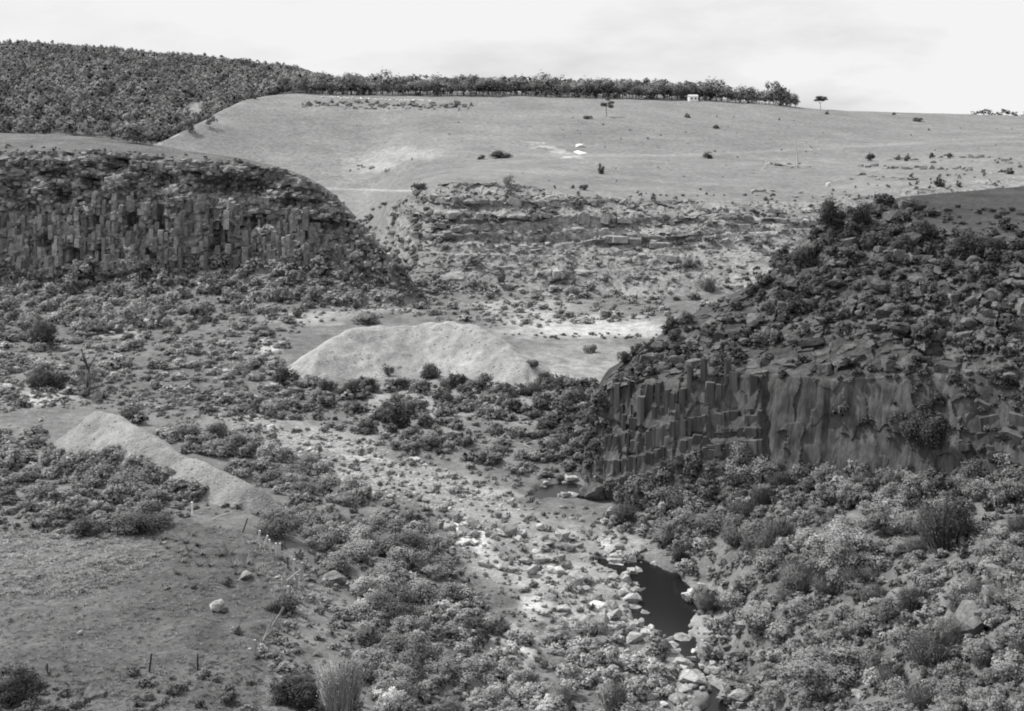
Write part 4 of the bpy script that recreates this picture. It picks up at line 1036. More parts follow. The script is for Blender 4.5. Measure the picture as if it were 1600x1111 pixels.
# ------------------------------------------------------------------ stones
n_b = 0
def boulder(px, py, w, tone, label, hr=0.7, kind='round', hit=None, group='boulders lying in the gorge', rz=None, name='boulder', cat='boulder', mi=None):
    global n_b
    h = hit or shoot(px, py)
    if h is None: return
    L = h[0]; s = w * 0.5 * L.y / F
    lib = ME_ROUND if kind == 'round' else ME_BLOCK
    me = random.choice(lib) if mi is None else lib[mi]
    o = obj(name, me, loc=(L.x, L.y + 0.4 * s, L.z + s * hr * 0.55), rot=(random.uniform(-.2, .2), random.uniform(-.2, .2), random.uniform(0, 6.28) if rz is None else rz), sc=(s, s * 0.9, s * hr), tone=tone)
    tag(o, label, cat, group)
    n_b += 1
    return o
for (px, py, w, t, hr, kd, lab) in [
 (936, 984, 46, 0.36, .75, 'block', 'big pale square boulder with a flat bright top beside the river pool'),
 (932, 952, 30, 0.55, .35, 'block', 'flat bright slab lying just behind the big square boulder'),
 (1074, 944, 26, 0.5, .8, 'block', 'white pointed rock on the right edge of the river pool'),
 (1050, 926, 15, 0.5, .3, 'round', 'flat pale rock lying in the middle of the dark water'),
 (1016, 922, 8, 0.4, .4, 'round', 'tiny rock in the water left of the flat pale one'),
 (1022, 886, 18, 0.42, .8, 'round', 'round pale boulder rightmost of the row at the far edge of the pool'),
 (1002, 888, 18, 0.4, .8, 'round', 'pale boulder second from right in the row at the pool far edge'),
 (984, 887, 16, 0.4, .6, 'round', 'low pale boulder leftmost of the row at the far edge of the pool'),
 (1000, 908, 12, 0.5, .35, 'round', 'small flat pale stone at the near left edge of the pool'),
 (958, 906, 24, 0.32, .6, 'round', 'grey boulder left of the narrow head of the pool'),
 (920, 912, 28, 0.3, .6, 'round', 'broad grey boulder between the bright sand and the pool'),
 (985, 945, 40, 0.36, .6, 'round', 'pale rounded boulder on the left edge of the pool'),
 (960, 968, 22, 0.38, .6, 'round', 'small pale boulder right of the big square one'),
 (832, 900, 26, 0.34, .7, 'block', 'grey block beside the bright sand bank'),
 (888, 900, 16, 0.34, .8, 'round', 'upright grey stone right of the sand bank'),
 (878, 876, 14, 0.3, 1.0, 'block', 'pointed grey rock in the stony river bed'),
 (940, 850, 20, 0.34, .7, 'round', 'pale stone among the scrub above the pool'),
 (957, 822, 14, 0.4, .8, 'round', 'round pale stone in the scrub near the dark upper pool'),
 (850, 862, 26, 0.3, .6, 'block', 'grey rock slab in the middle of the stony river bed'),
 (795, 838, 34, 0.23, .7, 'block', 'sloping grey rock right behind the bright sand'),
 (1082, 1072, 56, 0.34, .5, 'round', 'broad pale layered boulder left of the river tail'),
 (1070, 1008, 42, 0.33, .5, 'round', 'pale boulder at the lower end of the pool'),
 (1066, 1042, 36, 0.33, .5, 'round', 'pale boulder between the pool and the river tail'),
 (1060, 1100, 40, 0.3, .5, 'round', 'pale boulder at the bottom edge left of the river tail'),
 (1158, 1100, 42, 0.26, .7, 'round', 'upright boulder at the bottom edge right of the river tail'),
 (1552, 948, 52, 0.19, .95, 'round', 'large rounded boulder by the right edge of the slope'),
 (1556, 905, 44, 0.22, .5, 'block', 'pale leaning slab on top of the slope at the right edge'),
 (1528, 990, 66, 0.15, .7, 'block', 'big dim boulder under the rounded one at the right edge'),
 (1560, 1020, 50, 0.15, .6, 'round', 'dim boulder lowest of the cluster at the right edge'),
 (1345, 1092, 32, 0.24, .4, 'block', 'small pale slab in the brush near the bottom right'),
 (1210, 895, 36, 0.26, .4, 'block', 'pale flat rock in the brush right of the pool'),
 (1392, 820, 40, 0.18, .5, 'round', 'pale rock showing through the brush below the wall'),
 (916, 779, 34, 0.12, .8, 'round', 'dark boulder at the right end of the upper pool, left one of two'),
 (932, 783, 36, 0.11, .9, 'block', 'dark boulder at the right end of the upper pool, right one of two'),
 (337, 956, 34, 0.34, .8, 'round', 'pale lumpy boulder with dark cracks in the middle of the paddock'),
 (350, 958, 12, 0.12, .7, 'round', 'small dark stone against the lumpy paddock boulder'),
 (381, 906, 28, 0.28, .65, 'round', 'pale boulder in the paddock beside the small dark bush'),
 (290, 918, 10, 0.26, .8, 'round', 'small pale stone left of the paddock boulders'),
 (302, 920, 12, 0.1, .8, 'round', 'small dark stone left of the paddock boulders'),
 (260, 922, 14, 0.14, .5, 'round', 'low grey stone half sunk in the paddock grass'),
 (372, 992, 20, 0.12, .9, 'block', 'dark upright stone in the near part of the paddock'),
 (364, 984, 10, 0.28, .8, 'round', 'small pale stone touching the dark upright one in the paddock'),
 (124, 992, 12, 0.3, .8, 'round', 'small pale stone in the paddock near the left edge'),
 (145, 1092, 44, 0.13, .6, 'block', 'dark rock at the bottom left of the paddock'),
 (150, 1084, 14, 0.32, .8, 'round', 'small pale stone on the dark rock at the bottom left'),
 (325, 1050, 10, 0.32, .4, 'round', 'pale flat stone beside the thin dark stake'),
 (432, 904, 12, 0.32, .4, 'round', 'pale flat stone near the paddock fence'),
 (522, 912, 40, 0.2, .5, 'block', 'grey ledge of rock in the grass right of the fence'),
 (462, 977, 8, 0.42, 1.2, 'round', 'tiny white stone right of the broken fence'),
 (255, 850, 14, 0.2, .4, 'block', 'low flat stone among the tussocks'),
 (10, 612, 26, 0.42, .8, 'round', 'pale boulder at the left edge above the spoil ridge'),
 (182, 520, 20, 0.36, .7, 'block', 'pale block in the scrub at the left, right one of a pair'),
 (160, 517, 14, 0.36, .9, 'block', 'pale block in the scrub at the left, left one of a pair'),
 (352, 582, 16, 0.36, .5, 'round', 'pale stone on the left flats'),
 (336, 578, 10, 0.34, .7, 'round', 'smaller pale stone on the left flats'),
 (332, 611, 8, 0.36, .9, 'round', 'tiny round pale stone on the left flats'),
 (907, 230, 16, 0.75, .5, 'block', 'bright white rock on the hillside, upper one of two'),
 (905, 241, 24, 0.75, .3, 'block', 'bright white slab on the hillside, lower one of two'),
 (1295, 291, 8, 0.6, 1.2, 'block', 'small white standing stone on the terrace behind the bluff'),
 (1322, 522, 9, 0.5, 1.3, 'block', 'small bright stone on the smooth shaded slope of the bluff')]:
    boulder(px, py, w, t, lab, hr, kd, rz=None)
# the hilltop outcrop and the pale stones along the brow
for i in range(44):
    u = i / 43.0
    px = 474 + 262 * u + random.uniform(-3, 3); py = 162 + 4 * u + random.uniform(-3.5, 3.5)
    boulder(px, py, random.uniform(5, 14), random.uniform(0.15, 0.24), 'dark rock in the outcrop band below the hilltop trees', random.uniform(.5, .8), 'block', group='rocks of the hilltop outcrop', name='outcrop_rock', cat='rock')
for i in range(46):
    u = i / 45.0
    px = 502 + 172 * u + random.uniform(-1.5, 1.5); py = 153.0 + 5.0 * u + random.uniform(-1.3, 1.3)
    boulder(px, py, random.uniform(3.4, 6.0), 0.8, 'small white stone in the row along the brow of the hill', .8, 'round', group='white stones along the brow', name='white_stone', cat='stone')
cands = []
for (poly, n, (w0, w1), (t0, t1), lab) in [
    ([(700, 800), (1000, 860), (1010, 980), (1100, 1090), (1040, 1120), (850, 960), (700, 850)], 260, (6, 30), (0.2, 0.44), 'pale stone strewn over the river bed near the pool'),
    ([(360, 640), (560, 690), (720, 740), (830, 800), (700, 800), (520, 760), (400, 690)], 260, (4, 17), (0.26, 0.48), 'pale stone strewn over the upper river bed'),
    ([(1060, 930), (1180, 900), (1250, 1000), (1200, 1120), (1130, 1110)], 40, (8, 30), (0.18, 0.32), 'pale stone in the brush on the right river bank'),
    ([(380, 430), (640, 440), (640, 480), (480, 500), (380, 480), (300, 440)], 90, (4, 12), (0.22, 0.4), 'pale rubble stone on the talus below the cliff nose'),
    ([(-40, 490), (240, 500), (200, 545), (-40, 600)], 60, (5, 14), (0.24, 0.4), 'pale stone in the scrub at the left'),
    ([(-40, 610), (80, 640), (60, 680), (-40, 680)], 30, (5, 14), (0.2, 0.34), 'grey stone left of the spoil ridge'),
    ([(560, 350), (600, 380), (640, 440), (610, 440)], 40, (4, 12), (0.3, 0.5), 'pale stone tumbling from the cliff nose'),
    ([(870, 790), (1080, 800), (1060, 870), (900, 850)], 60, (5, 16), (0.24, 0.4), 'pale stone in the scrub between the two pools'),
    ([(1450, 900), (1620, 900), (1620, 1100), (1450, 1100)], 20, (12, 40), (0.13, 0.2), 'dim rock in the brush at the right edge'),
    ([(780, 480), (1040, 490), (1030, 520), (780, 512)], 40, (2, 6), (0.35, 0.5), 'small pale stone on the far river flat')]:
    for (px, py) in sample_poly(poly, n, rs):
        h = shoot(px, py)
        if h: cands.append((w0 + (w1 - w0) * rs.rand() ** 2.2, px, py, h, rs.uniform(t0, t1), lab))
for (pts, m) in ((RIV[:-1], 110), (POOL, 26)):
    for _ in range(m):
        k = rs.randint(len(pts) - 1); (a, ra), (c_, rc) = pts[k], pts[k + 1]; t = rs.rand()
        ax, ay = wpt(a); cx, cy = wpt(c_); th = rs.uniform(0, 6.28); rr_ = (ra + t * (rc - ra)) * rs.uniform(.9, 1.35) + 0.3
        X_, Y_ = ax + t * (cx - ax) + rr_ * math.cos(th), ay + t * (cy - ay) + 1.2 * rr_ * math.sin(th)
        h = drop(X_, Y_)
        if h and h[2] is ground and h[0].z > -0.6:
            cands.append((5 + 19 * rs.rand() ** 2.2, 800 + X_ / Y_ * F, HZ + (CZ - h[0].z) / Y_ * F, h, rs.uniform(.24, .44), 'pale stone along the water'))
cands.sort(key=lambda c: -c[0])
keep = 300 - n_b + 90
rub = Acc()
def add_stone(acc, arr, loc, sc, tone, R_):
    v, f = arr
    vv = (v * np.array(sc)) @ np.array(R_).T + np.array(loc)
    acc.add(vv, f, tone)
def rotm(ax, ay, az):
    from mathutils import Euler
    return [list(r) for r in Euler((ax, ay, az)).to_matrix()]
for i, c in enumerate(cands):
    if i < keep:
        kd = random.choice(['round', 'block'])
        b_o = boulder(c[1], c[2], c[0], c[4], c[5], random.uniform(.45, .8), kd, hit=c[3], group='loose stones on the gorge floor')
        NEED.append((b_o, c[1], c[2], '%s %s stone' % ('pale' if c[4] > .3 else 'grey' if c[4] > .2 else 'dim', 'rounded' if kd == 'round' else 'angular')))
    else:
        s = c[0] * .5 * c[3][0].y / F
        add_stone(rub, ROUNDS[i % 7], c[3][0], (s, s, s * .6), c[4], rotm(0, 0, i))
for (poly, n, (w0, w1), (t0, t1)) in [([(300, 428), (560, 432), (640, 440), (640, 482), (400, 478)], 420, (3, 9), (0.2, 0.36)), ([(250, 232), (400, 152), (1240, 166), (1580, 186), (1580, 280), (1290, 312), (660, 284), (560, 330), (480, 280)], 500, (1.4, 3.6), (0.25, 0.45)),
                                       ([(700, 800), (1000, 860), (1010, 980), (1100, 1090), (1040, 1120), (850, 1000), (700, 850)], 500, (2, 7), (0.22, 0.45)),
                                       ([(340, 640), (560, 690), (830, 790), (700, 800), (520, 765), (380, 690)], 1100, (2, 8), (0.24, 0.48)), ([(485, 560), (560, 590), (700, 600), (835, 580), (830, 560), (700, 500), (540, 512)], 240, (1.4, 4.5), (0.28, 0.42)), ([(75, 690), (150, 635), (330, 725), (400, 760), (330, 775), (200, 720)], 150, (1.6, 5), (0.22, 0.34)),
                                       ([(-40, 430), (640, 430), (640, 490), (400, 500), (-40, 560)], 500, (2, 6), (0.2, 0.38))]:
    for i, (px, py) in enumerate(sample_poly(poly, n, rs)):
        h = shoot(px, py)
        if h is None: continue
        s = rs.uniform(w0, w1) * .5 * h[0].y / F
        add_stone(rub, ROUNDS[i % 7], h[0], (s, s, s * .6), rs.uniform(t0, t1), rotm(0, 0, i))
o = obj('rubble', rub.mesh('rubble', M_RUBBLE)); tag(o, 'small loose stones strewn over the river bed and talus', kind='stuff')

# ---- rock pieces of the cliffs: parts of their cliff
def clad(cliff, poly, n_one, n_mass, size, tone, kinds, flat, embed=0.35, jit=0.35):
    acc = Acc(); hits = []
    for (px, py) in sample_poly(poly, int((n_one + n_mass) * 1.25), rs):
        h = shoot(px, py)
        if h and h[2] is cliff:
            hits.append((size[0] + (size[1] - size[0]) * rs.rand() ** 2.6, h))
    hits.sort(key=lambda t: -t[0])
    nm = 0
    for i, (w, h) in enumerate(hits):
        L, nr = h[0], h[1]
        s = w * .5 * L.y / F
        kd = kinds[rs.randint(len(kinds))]
        col = kd == 'column'
        sc = (s * .62, s * .62, s * rs.uniform(1.0, 1.9)) if col else (s, s * rs.uniform(.7, 1), s * rs.uniform(flat[0], flat[1]))
        rt = (rs.uniform(-.12, .12), rs.uniform(-.12, .12), rs.uniform(0, 6.28)) if col else (rs.uniform(-jit, jit), rs.uniform(-jit, jit), rs.uniform(-0.5, 0.5))
        lc = L - nr * (embed * s)
        tn = rs.uniform(tone[0], tone[1])
        if i < n_one:
            lib = ME_COLUMN if col else ME_ROUND if kd == 'round' else ME_BLOCK
            obj('rock_column' if col else 'rock_block', lib[rs.randint(len(lib))], cliff, lc, rt, sc, tn)
        else:
            lib = COLUMNS if col else ROUNDS if kd == 'round' else BLOCKS
            add_stone(acc, lib[rs.randint(len(lib))], lc, sc, tn, rotm(*rt)); nm += 1
    if nm:
        o = obj('rock_rubble', acc.mesh('rock_rubble', M_RUBBLE), cliff); o['kind'] = 'stuff'
clad(mesa_o, [(-40, 242), (300, 252), (450, 271), (530, 315), (620, 420), (560, 425), (300, 420), (-40, 440)], 70, 120, (4, 12), (0.2, 0.42), ['block'], (0.4, 0.8), 0.5, 0.4)
clad(bluff, [(960, 580), (1100, 490), (1290, 345), (1390, 318), (1640, 390), (1640, 590), (1480, 560), (1330, 530), (1180, 550), (1040, 575)], 90, 60, (8, 36), (0.055, 0.13), ['block', 'round'], (0.5, 0.85), 0.5)
clad(scarp, [(640, 295), (1290, 322), (1200, 445), (1000, 465), (650, 458), (600, 380)], 150, 200, (4, 14), (0.2, 0.32), ['block'], (0.35, 0.6), 0.65)

# ---- jointed columns, courses and ledges: each block a part of its cliff
def brick_arrays(seed):
    r = np.random.RandomState(seed); p = []
    for sx_ in (-1, 1):
        for sy_ in (-1, 1):
            for sz_ in (-1, 1):
                c_ = np.array([sx_, sy_, sz_], float)
                if r.rand() < 0.35:
                    for ax in range(3):
                        q_ = c_.copy(); q_[ax] *= r.uniform(0.35, 0.75); p.append(q_)
                else:
                    p.append(c_ * r.uniform(0.84, 1.04, 3))
    bm = bmesh.new(); vs = [bm.verts.new(q_) for q_ in p]
    g = bmesh.ops.convex_hull(bm, input=vs)
    kill = [e for e in set(g['geom_interior'] + g['geom_unused']) if isinstance(e, bmesh.types.BMVert) and e.is_valid]
    if kill: bmesh.ops.delete(bm, geom=kill, context='VERTS')
    bmesh.ops.triangulate(bm, faces=bm.faces[:]); bm.verts.index_update()
    v = np.array([q_.co[:] for q_ in bm.verts]); f = np.array([[q_.index for q_ in fc.verts] for fc in bm.faces]); bm.free()
    return v, f
BRICKS = [brick_arrays(1200 + i) for i in range(9)]
ME_BRICK = smesh('rock_block', BRICKS, M_ROCK); ME_BRICKS = smesh('rock_block', BRICKS, M_STREAKC)
def face_at(PXv, Xa, Ya, Za, Srow, lo):
    def at(px, q):
        i = int(np.clip(round((px - PXv[0]) / (PXv[1] - PXv[0])), 0, len(PXv) - 1))
        j = int(np.clip(np.searchsorted(Srow, lo + q), 0, len(Srow) - 1))
        return np.array([Xa[i, j], Ya[i, j], Za[i, j]])
    return at
def place_blocks(cliff, lst, n_one, name, lib, massmat):
    lst.sort(key=lambda b_: -max(b_[1][0], b_[1][2]) / b_[0][1])
    acc = Acc()
    for i, (c_, half, rot, tn) in enumerate(lst):
        if i < n_one:
            obj(name, lib[rs.randint(len(lib))], cliff, tuple(c_), rot, tuple(half), tn)
        else:
            add_stone(acc, BRICKS[rs.randint(9)], c_, half, tn, rotm(*rot))
    if acc.v:
        o_ = obj('rock_rubble', acc.mesh('rock_rubble', massmat), cliff); o_['kind'] = 'stuff'
def columns(at, px0, px1, q0, q1, w, h, dep, joff, soff, skip, yaw, tone, breaks=None, yj=.3, tj=.06, emb=.30):
    out = []; px = px0
    nrm = np.array([math.sin(yaw), -math.cos(yaw), 0])
    while px < px1:
        ww = rs.uniform(*w); y = at(px, .5)[1]; pc = px + ww * .5 * F / y
        zf, zt = at(pc, 0.01)[2], at(pc, .99)[2]; H_ = max(zt - zf, .5)
        a = q0(pc) if callable(q0) else q0; e = q1(pc) if callable(q1) else q1
        off = joff * (1.3 * float(vnoise(px / 17.0, 3.3, yaw, 77)) + rs.uniform(-.6, .6)); q = a + rs.uniform(0, .03); tn0 = rs.uniform(*tone)
        while q < e:
            hh = rs.uniform(*h); dq = hh / H_
            if breaks:
                for bk in breaks:
                    if q < bk - .04 < q + dq: dq = bk + rs.uniform(-.012, .012) - q; hh = dq * H_; break
            if rs.rand() > skip:
                c_ = at(pc, min(q + dq / 2, .99)) + nrm * (off + rs.uniform(-soff, soff) - dep * emb)
                out.append((c_, (ww * .53, dep * .5, hh * .51), (rs.uniform(-tj, tj), rs.uniform(-tj, tj), yaw + rs.uniform(-yj, yj)), tn0 * rs.uniform(.75, 1.25)))
            q += dq + .08 / H_
        px += ww * F / y
    return out
def courses(at, px0, px1, q0, q1, w, h, dep, joff, skip, yaw, tone, tilt=.13):
    out = []; nrm = np.array([math.sin(yaw), -math.cos(yaw), 0]); qv = 0
    H_ = max(at((px0 + px1) / 2, .99)[2] - at((px0 + px1) / 2, .01)[2], 1)
    q = 0.0
    while q < 1:
        hh = rs.uniform(*h); dq = hh / H_; px = px0 + rs.uniform(0, 8)
        while px < px1:
            ww = rs.uniform(*w); y = at(px, .5)[1]; pc = px + ww * .5 * F / y
            a = q0(pc) if callable(q0) else q0; e = q1(pc) if callable(q1) else q1
            qq = q + dq / 2 + .02 * math.sin(px / 37.0)
            if a < qq < e and rs.rand() > skip:
                c_ = at(pc, min(qq, .99)) + nrm * (rs.uniform(-joff, joff) - dep * .28)
                out.append((c_, (ww * .5, dep * .5, hh * .5 * rs.uniform(.8, 1.15)), (rs.uniform(-tilt, tilt), rs.uniform(-tilt, tilt), yaw + rs.uniform(-.35, .35)), rs.uniform(*tone)))
            px += ww * F / y * rs.uniform(.95, 1.25)
        q += dq
    return out
def ledge(cliff, pts, w, h, dep, yaw, tone, out=0.25):
    res = []; nrm = np.array([math.sin(yaw), -math.cos(yaw), 0])
    xs_ = [p[0] for p in pts]; px = xs_[0]
    while px < xs_[-1]:
        hit = shoot(px, float(np.interp(px, xs_, [p[1] for p in pts])) + rs.uniform(-2, 2))
        ww = rs.uniform(*w)
        if hit is None: px += 8; continue
        if hit[2] is cliff and rs.rand() > .22:
            c_ = np.array(hit[0][:]) + nrm * (out * dep * rs.uniform(.3, 1.2) - dep * .25) + np.array([0, 0, .1])
            ww *= rs.choice((.6, .8, 1, 1.25))
            res.append((c_, (ww * .55, dep * .5, rs.uniform(*h) * .55), (rs.uniform(-.2, .2), rs.uniform(-.22, .22), yaw + rs.uniform(-.6, .6)), rs.uniform(*tone)))
        px += ww * F / hit[0].y * rs.uniform(.9, 1.2)
    return res
at_m = face_at(BP, bX, bY, bZ, bS[0], 1.0)
split = lambda px: float(np.interp(px, [0, 150, 300, 430, 500, 560, 620], [.5, .56, .55, .5, .38, .25, .12])) + .05 * math.sin(px / 23.0)
cols_m = columns(at_m, -60, 610, .03, split, (0.55, 1.7), (1.0, 6.0), 2.4, .55, .22, .10, -.15, (0.12, 0.30), None, .28, .06)
crs_m = courses(at_m, -60, 625, split, .985, (0.6, 2.6), (0.5, 1.6), 2.2, .9, .36, -.15, (0.12, 0.34), .28)
place_blocks(mesa_o, cols_m, 280, 'rock_column', ME_BRICK, M_RUBBLE)
place_blocks(mesa_o, crs_m, 205, 'rock_block', ME_BLOCK + ME_BRICK[:3], M_RUBBLE)
at_b = face_at(CP, cX, cY, cZ, cS[0], 1.0)
cols_b = columns(at_b, 932, 1185, .0, lambda px: .70 + .16 * math.sin(px / 13.0) * math.sin(px / 5.3), (0.35, 1.1), (1.0, 6.5), 1.3, .13, .05, .03, -.42, (0.08, 0.11), [.2, .36, .58], .16, .03, .38)
pan_b = []
crs_b = courses(at_b, 1500, 1660, .0, .97, (0.8, 2.4), (0.8, 1.9), 1.6, .5, .5, -.42, (0.07, 0.12), .35)
place_blocks(bluff, cols_b, 160, 'rock_column', ME_BRICKS, M_STREAK)
led_b = []
for pts, hh in [([(1192, 474), (1260, 484), (1350, 492), (1410, 494)], (1.4, 2.6)), ([(1228, 424), (1330, 440), (1400, 452)], (1.0, 2.2)), ([(1285, 374), (1400, 398), (1520, 420), (1600, 430)], (1.0, 2.0)), ([(1370, 455), (1470, 468), (1600, 480)], (1.0, 2.0)),
                ([(1045, 545), (1120, 528), (1200, 520), (1300, 540)], (0.8, 1.7)), ([(1430, 520), (1500, 528), (1610, 548)], (1.0, 2.0)), ([(985, 580), (1080, 572), (1180, 566), (1290, 580)], (0.7, 1.5)), ([(1310, 345), (1390, 352), (1470, 372)], (1.0, 2.0)),
                ([(1300, 560), (1420, 575), (1600, 590)], (0.7, 1.4)), ([(1130, 500), (1200, 486)], (0.8, 1.5))]:
    led_b += ledge(bluff, pts, (0.9, 2.4), hh, 2.2, -.42, (0.06, 0.15))
place_blocks(bluff, led_b, 125, 'rock_block', ME_BLOCK + ME_ROUND[:3] + ME_BRICK[:2], M_RUBBLE)
place_blocks(bluff, pan_b + crs_b, 80, 'rock_block', ME_BRICKS, M_STREAK)
rim_m = ledge(mesa_o, [(-40, 240), (80, 239), (150, 238), (230, 246), (300, 252), (380, 258), (440, 267), (480, 281), (520, 306), (555, 342), (590, 385)], (0.6, 2.4), (.5, 1.3), 2.0, -.15, (0.14, 0.30), .5)
place_blocks(mesa_o, rim_m, 20, 'rock_block', ME_BLOCK, M_RUBBLE)
led_s = []
for pts, hh in [([(655, 303), (700, 312), (770, 314), (860, 318)], (1, 2.4)), ([(690, 334), (780, 338), (870, 338)], (1, 2.2)), ([(880, 340), (960, 345), (1060, 350)], (1.2, 3)), ([(930, 372), (1000, 380), (1058, 386)], (1.2, 2.6)), ([(950, 396), (1050, 404)], (1.2, 2.6)),
                ([(670, 352), (740, 360)], (1, 2.2)), ([(1140, 340), (1200, 346), (1280, 342)], (1, 2.2)), ([(1060, 325), (1130, 332), (1290, 328)], (.8, 1.8)), ([(840, 430), (930, 424)], (1.2, 2.6)), ([(1060, 372), (1150, 378)], (.8, 2))]:
    led_s += ledge(scarp, pts, (1.4, 4.2), hh, 3.0, 0.0, (0.18, 0.34), .35)
place_blocks(scarp, led_s, 140, 'rock_block', ME_BLOCK + ME_BRICK[:3], M_RUBBLE)
led_g = []
for pts, hh in [([(1345, 258), (1420, 262), (1500, 266), (1590, 270)], (1, 2.4)), ([(1470, 246), (1540, 250), (1590, 252)], (1, 2.2)), ([(1195, 258), (1275, 262)], (.8, 2)), ([(1330, 275), (1440, 282)], (.8, 1.8)), ([(1390, 246), (1460, 250)], (.8, 1.8)), ([(474, 164), (560, 167), (640, 167), (736, 169)], (1.0, 2.2)),
                ([(560, 262), (610, 264)], (.6, 1.2)), ([(1180, 300), (1290, 305)], (.6, 1.4))]:
    led_g += ledge(ground, [(a, b_ + rs.uniform(-3, 3)) for a, b_ in pts], (1.2, 4.0), (hh[0] * 1.3, hh[1] * 1.4), 2.6, 0.0, (0.13, 0.28), .3) + ledge(ground, [(a, b_ + 4) for a, b_ in pts], (1.0, 4.0), (.6, 1.4), 2.5, 0.0, (0.16, 0.30), .2)[::4]  # block tones lowered to carry the shadows among the rocks
place_blocks(ground, led_g, 290, 'rock_block', ME_BLOCK + ME_ROUND, M_RUBBLE)

# ------------------------------------------------------------------ trees
def gum_arrays(seed, n, leaf, clumps, flat=0.6, zlo=0.32, spread=0.36, rr=(0.11, 0.2)):
    v, f, t = crown_arrays(n, clumps, seed, leaf, zlo, 1.0, flat, spread, rr)
    return v, f, t
def gum_trunk(seed, forks=4):
    r = np.random.RandomState(seed)
    k = np.array([r.uniform(-.05, .05), r.uniform(-.05, .05), 0.42])
    ps = [tube([(0, 0, -0.05), k * .5 + r.uniform(-.015, .015, 3), k], [0.028, 0.021, 0.017])]
    for i in range(forks):
        a = r.uniform(0, 6.28); e = k + np.array([math.cos(a) * .22, math.sin(a) * .22, r.uniform(.2, .42)])
        ps.append(tube([k, (k + e) / 2 + r.uniform(-.03, .03, 3), e], [0.015, 0.010, 0.004], 4))
    return join(ps)
GUM = [gum_arrays(800 + i, 460, 0.07, 12, 0.8, 0.22 if i % 3 else 0.05, 0.40 + 0.05 * (i % 3), (0.13, 0.24)) for i in range(6)]
GUMS = [gum_arrays(830 + i, 72, 0.16, 9, 0.8, 0.12, 0.38, (0.13, 0.22)) for i in range(5)]
ME_GUM = [build_mesh('crown', v, f, M_LEAF, {'tone': t}) for v, f, t in GUM]
ME_GUMS = [build_mesh('crown', v, f, M_LEAF, {'tone': t}) for v, f, t in GUMS]
ME_TRUNK = [build_mesh('trunk', *gum_trunk(860 + i), M_BARK) for i in range(4)]
def tree(loc, hgt, tone, label, group=None, crown=None, wide=1.0, name='tree', bark=0.22, trunk=None, rz=None):
    root = empty(name, loc, random.uniform(0, 6.28) if rz is None else rz, 1)
    tag(root, label, 'tree', group)
    obj('trunk', trunk or random.choice(ME_TRUNK), root, sc=(hgt, hgt, hgt), tone=bark)
    obj('crown', crown or random.choice(ME_GUM), root, sc=(hgt * wide, hgt * wide, hgt), tone=tone)
    return root
n_t = 0
LINE = 'trees along the hilltop'
tl = []
for row, dy in ((0, 14), (1, 32), (2, 60), (3, 95)):
    px = 470.0
    while px < 1242:
        px += random.uniform(6.5, 11.5) if row < 2 else random.uniform(5, 8)
        if row > 1 and px > 1130: continue
        tl.append((px, dy + random.uniform(-8, 8), row))
keysG = sorted(G)
def crest(px):
    return float(np.interp(px, keysG, [G[k][9][0] for k in keysG]))
extra = Acc()
for (px, dy, row) in tl:
    y = crest(px) + dy; x = (px - 800) / F * y
    h = drop(x, y)
    if not h: continue
    topy = np.interp(px, [470, 560, 700, 850, 1000, 1090, 1110, 1150, 1240], [112, 116, 117, 119, 122, 126, 126, 136, 137]) + random.uniform(-3, 8)
    hg = max(6.0, CZ - (topy - HZ) / F * y - h[0].z)
    if row < 2:
        t_o = tree(h[0], hg * random.choice((.62, .75, .85, .95, 1.08)), 0.105 * random.choice((.7, .9, 1.1, 1.3)), 'gum tree in the long row along the hilltop', LINE, wide=random.uniform(1.0, 1.5), bark=.14)
        NEED.append((t_o, px, 150, '%s gum tree, %s rank of the hilltop row' % ('taller' if hg > 15 else 'lower', 'front' if row == 0 else 'second')))
        n_t += 1
    else:
        a = GUMS[rs.randint(5)]; add_scrub(extra, a, h[0], hg * 1.25, hg, random.uniform(0.085, 0.13), random.uniform(0, 6.28))
for (px, foot, top, wd, tone, lab) in [(1208, 161, 121, .8, .1, 'tallest tree standing up at the right end of the hilltop row'), (1222, 162, 134, 1.2, .11, 'spreading tree that ends the hilltop row on the right'),
                                       (1168, 163, 130, 1.1, .085, 'dark full tree in the clump right of the white hut'), (1140, 163, 134, 1.2, .09, 'rounded tree just right of the white hut'),
                                       (1100, 158, 126, 1.1, .085, 'dark tree behind the white hut'), (993, 151, 134, 1.0, .055, 'small dark tree standing in front of the hilltop row'), (1062, 155, 132, 1.0, .06, 'dark bushy tree left of the white hut')]:
    y = crest(px) + 6; h = drop((px - 800) / F * y, y)
    hg = CZ - (top - HZ) / F * y - h[0].z
    tree(h[0], hg, tone, lab, LINE, wide=wd); n_t += 1
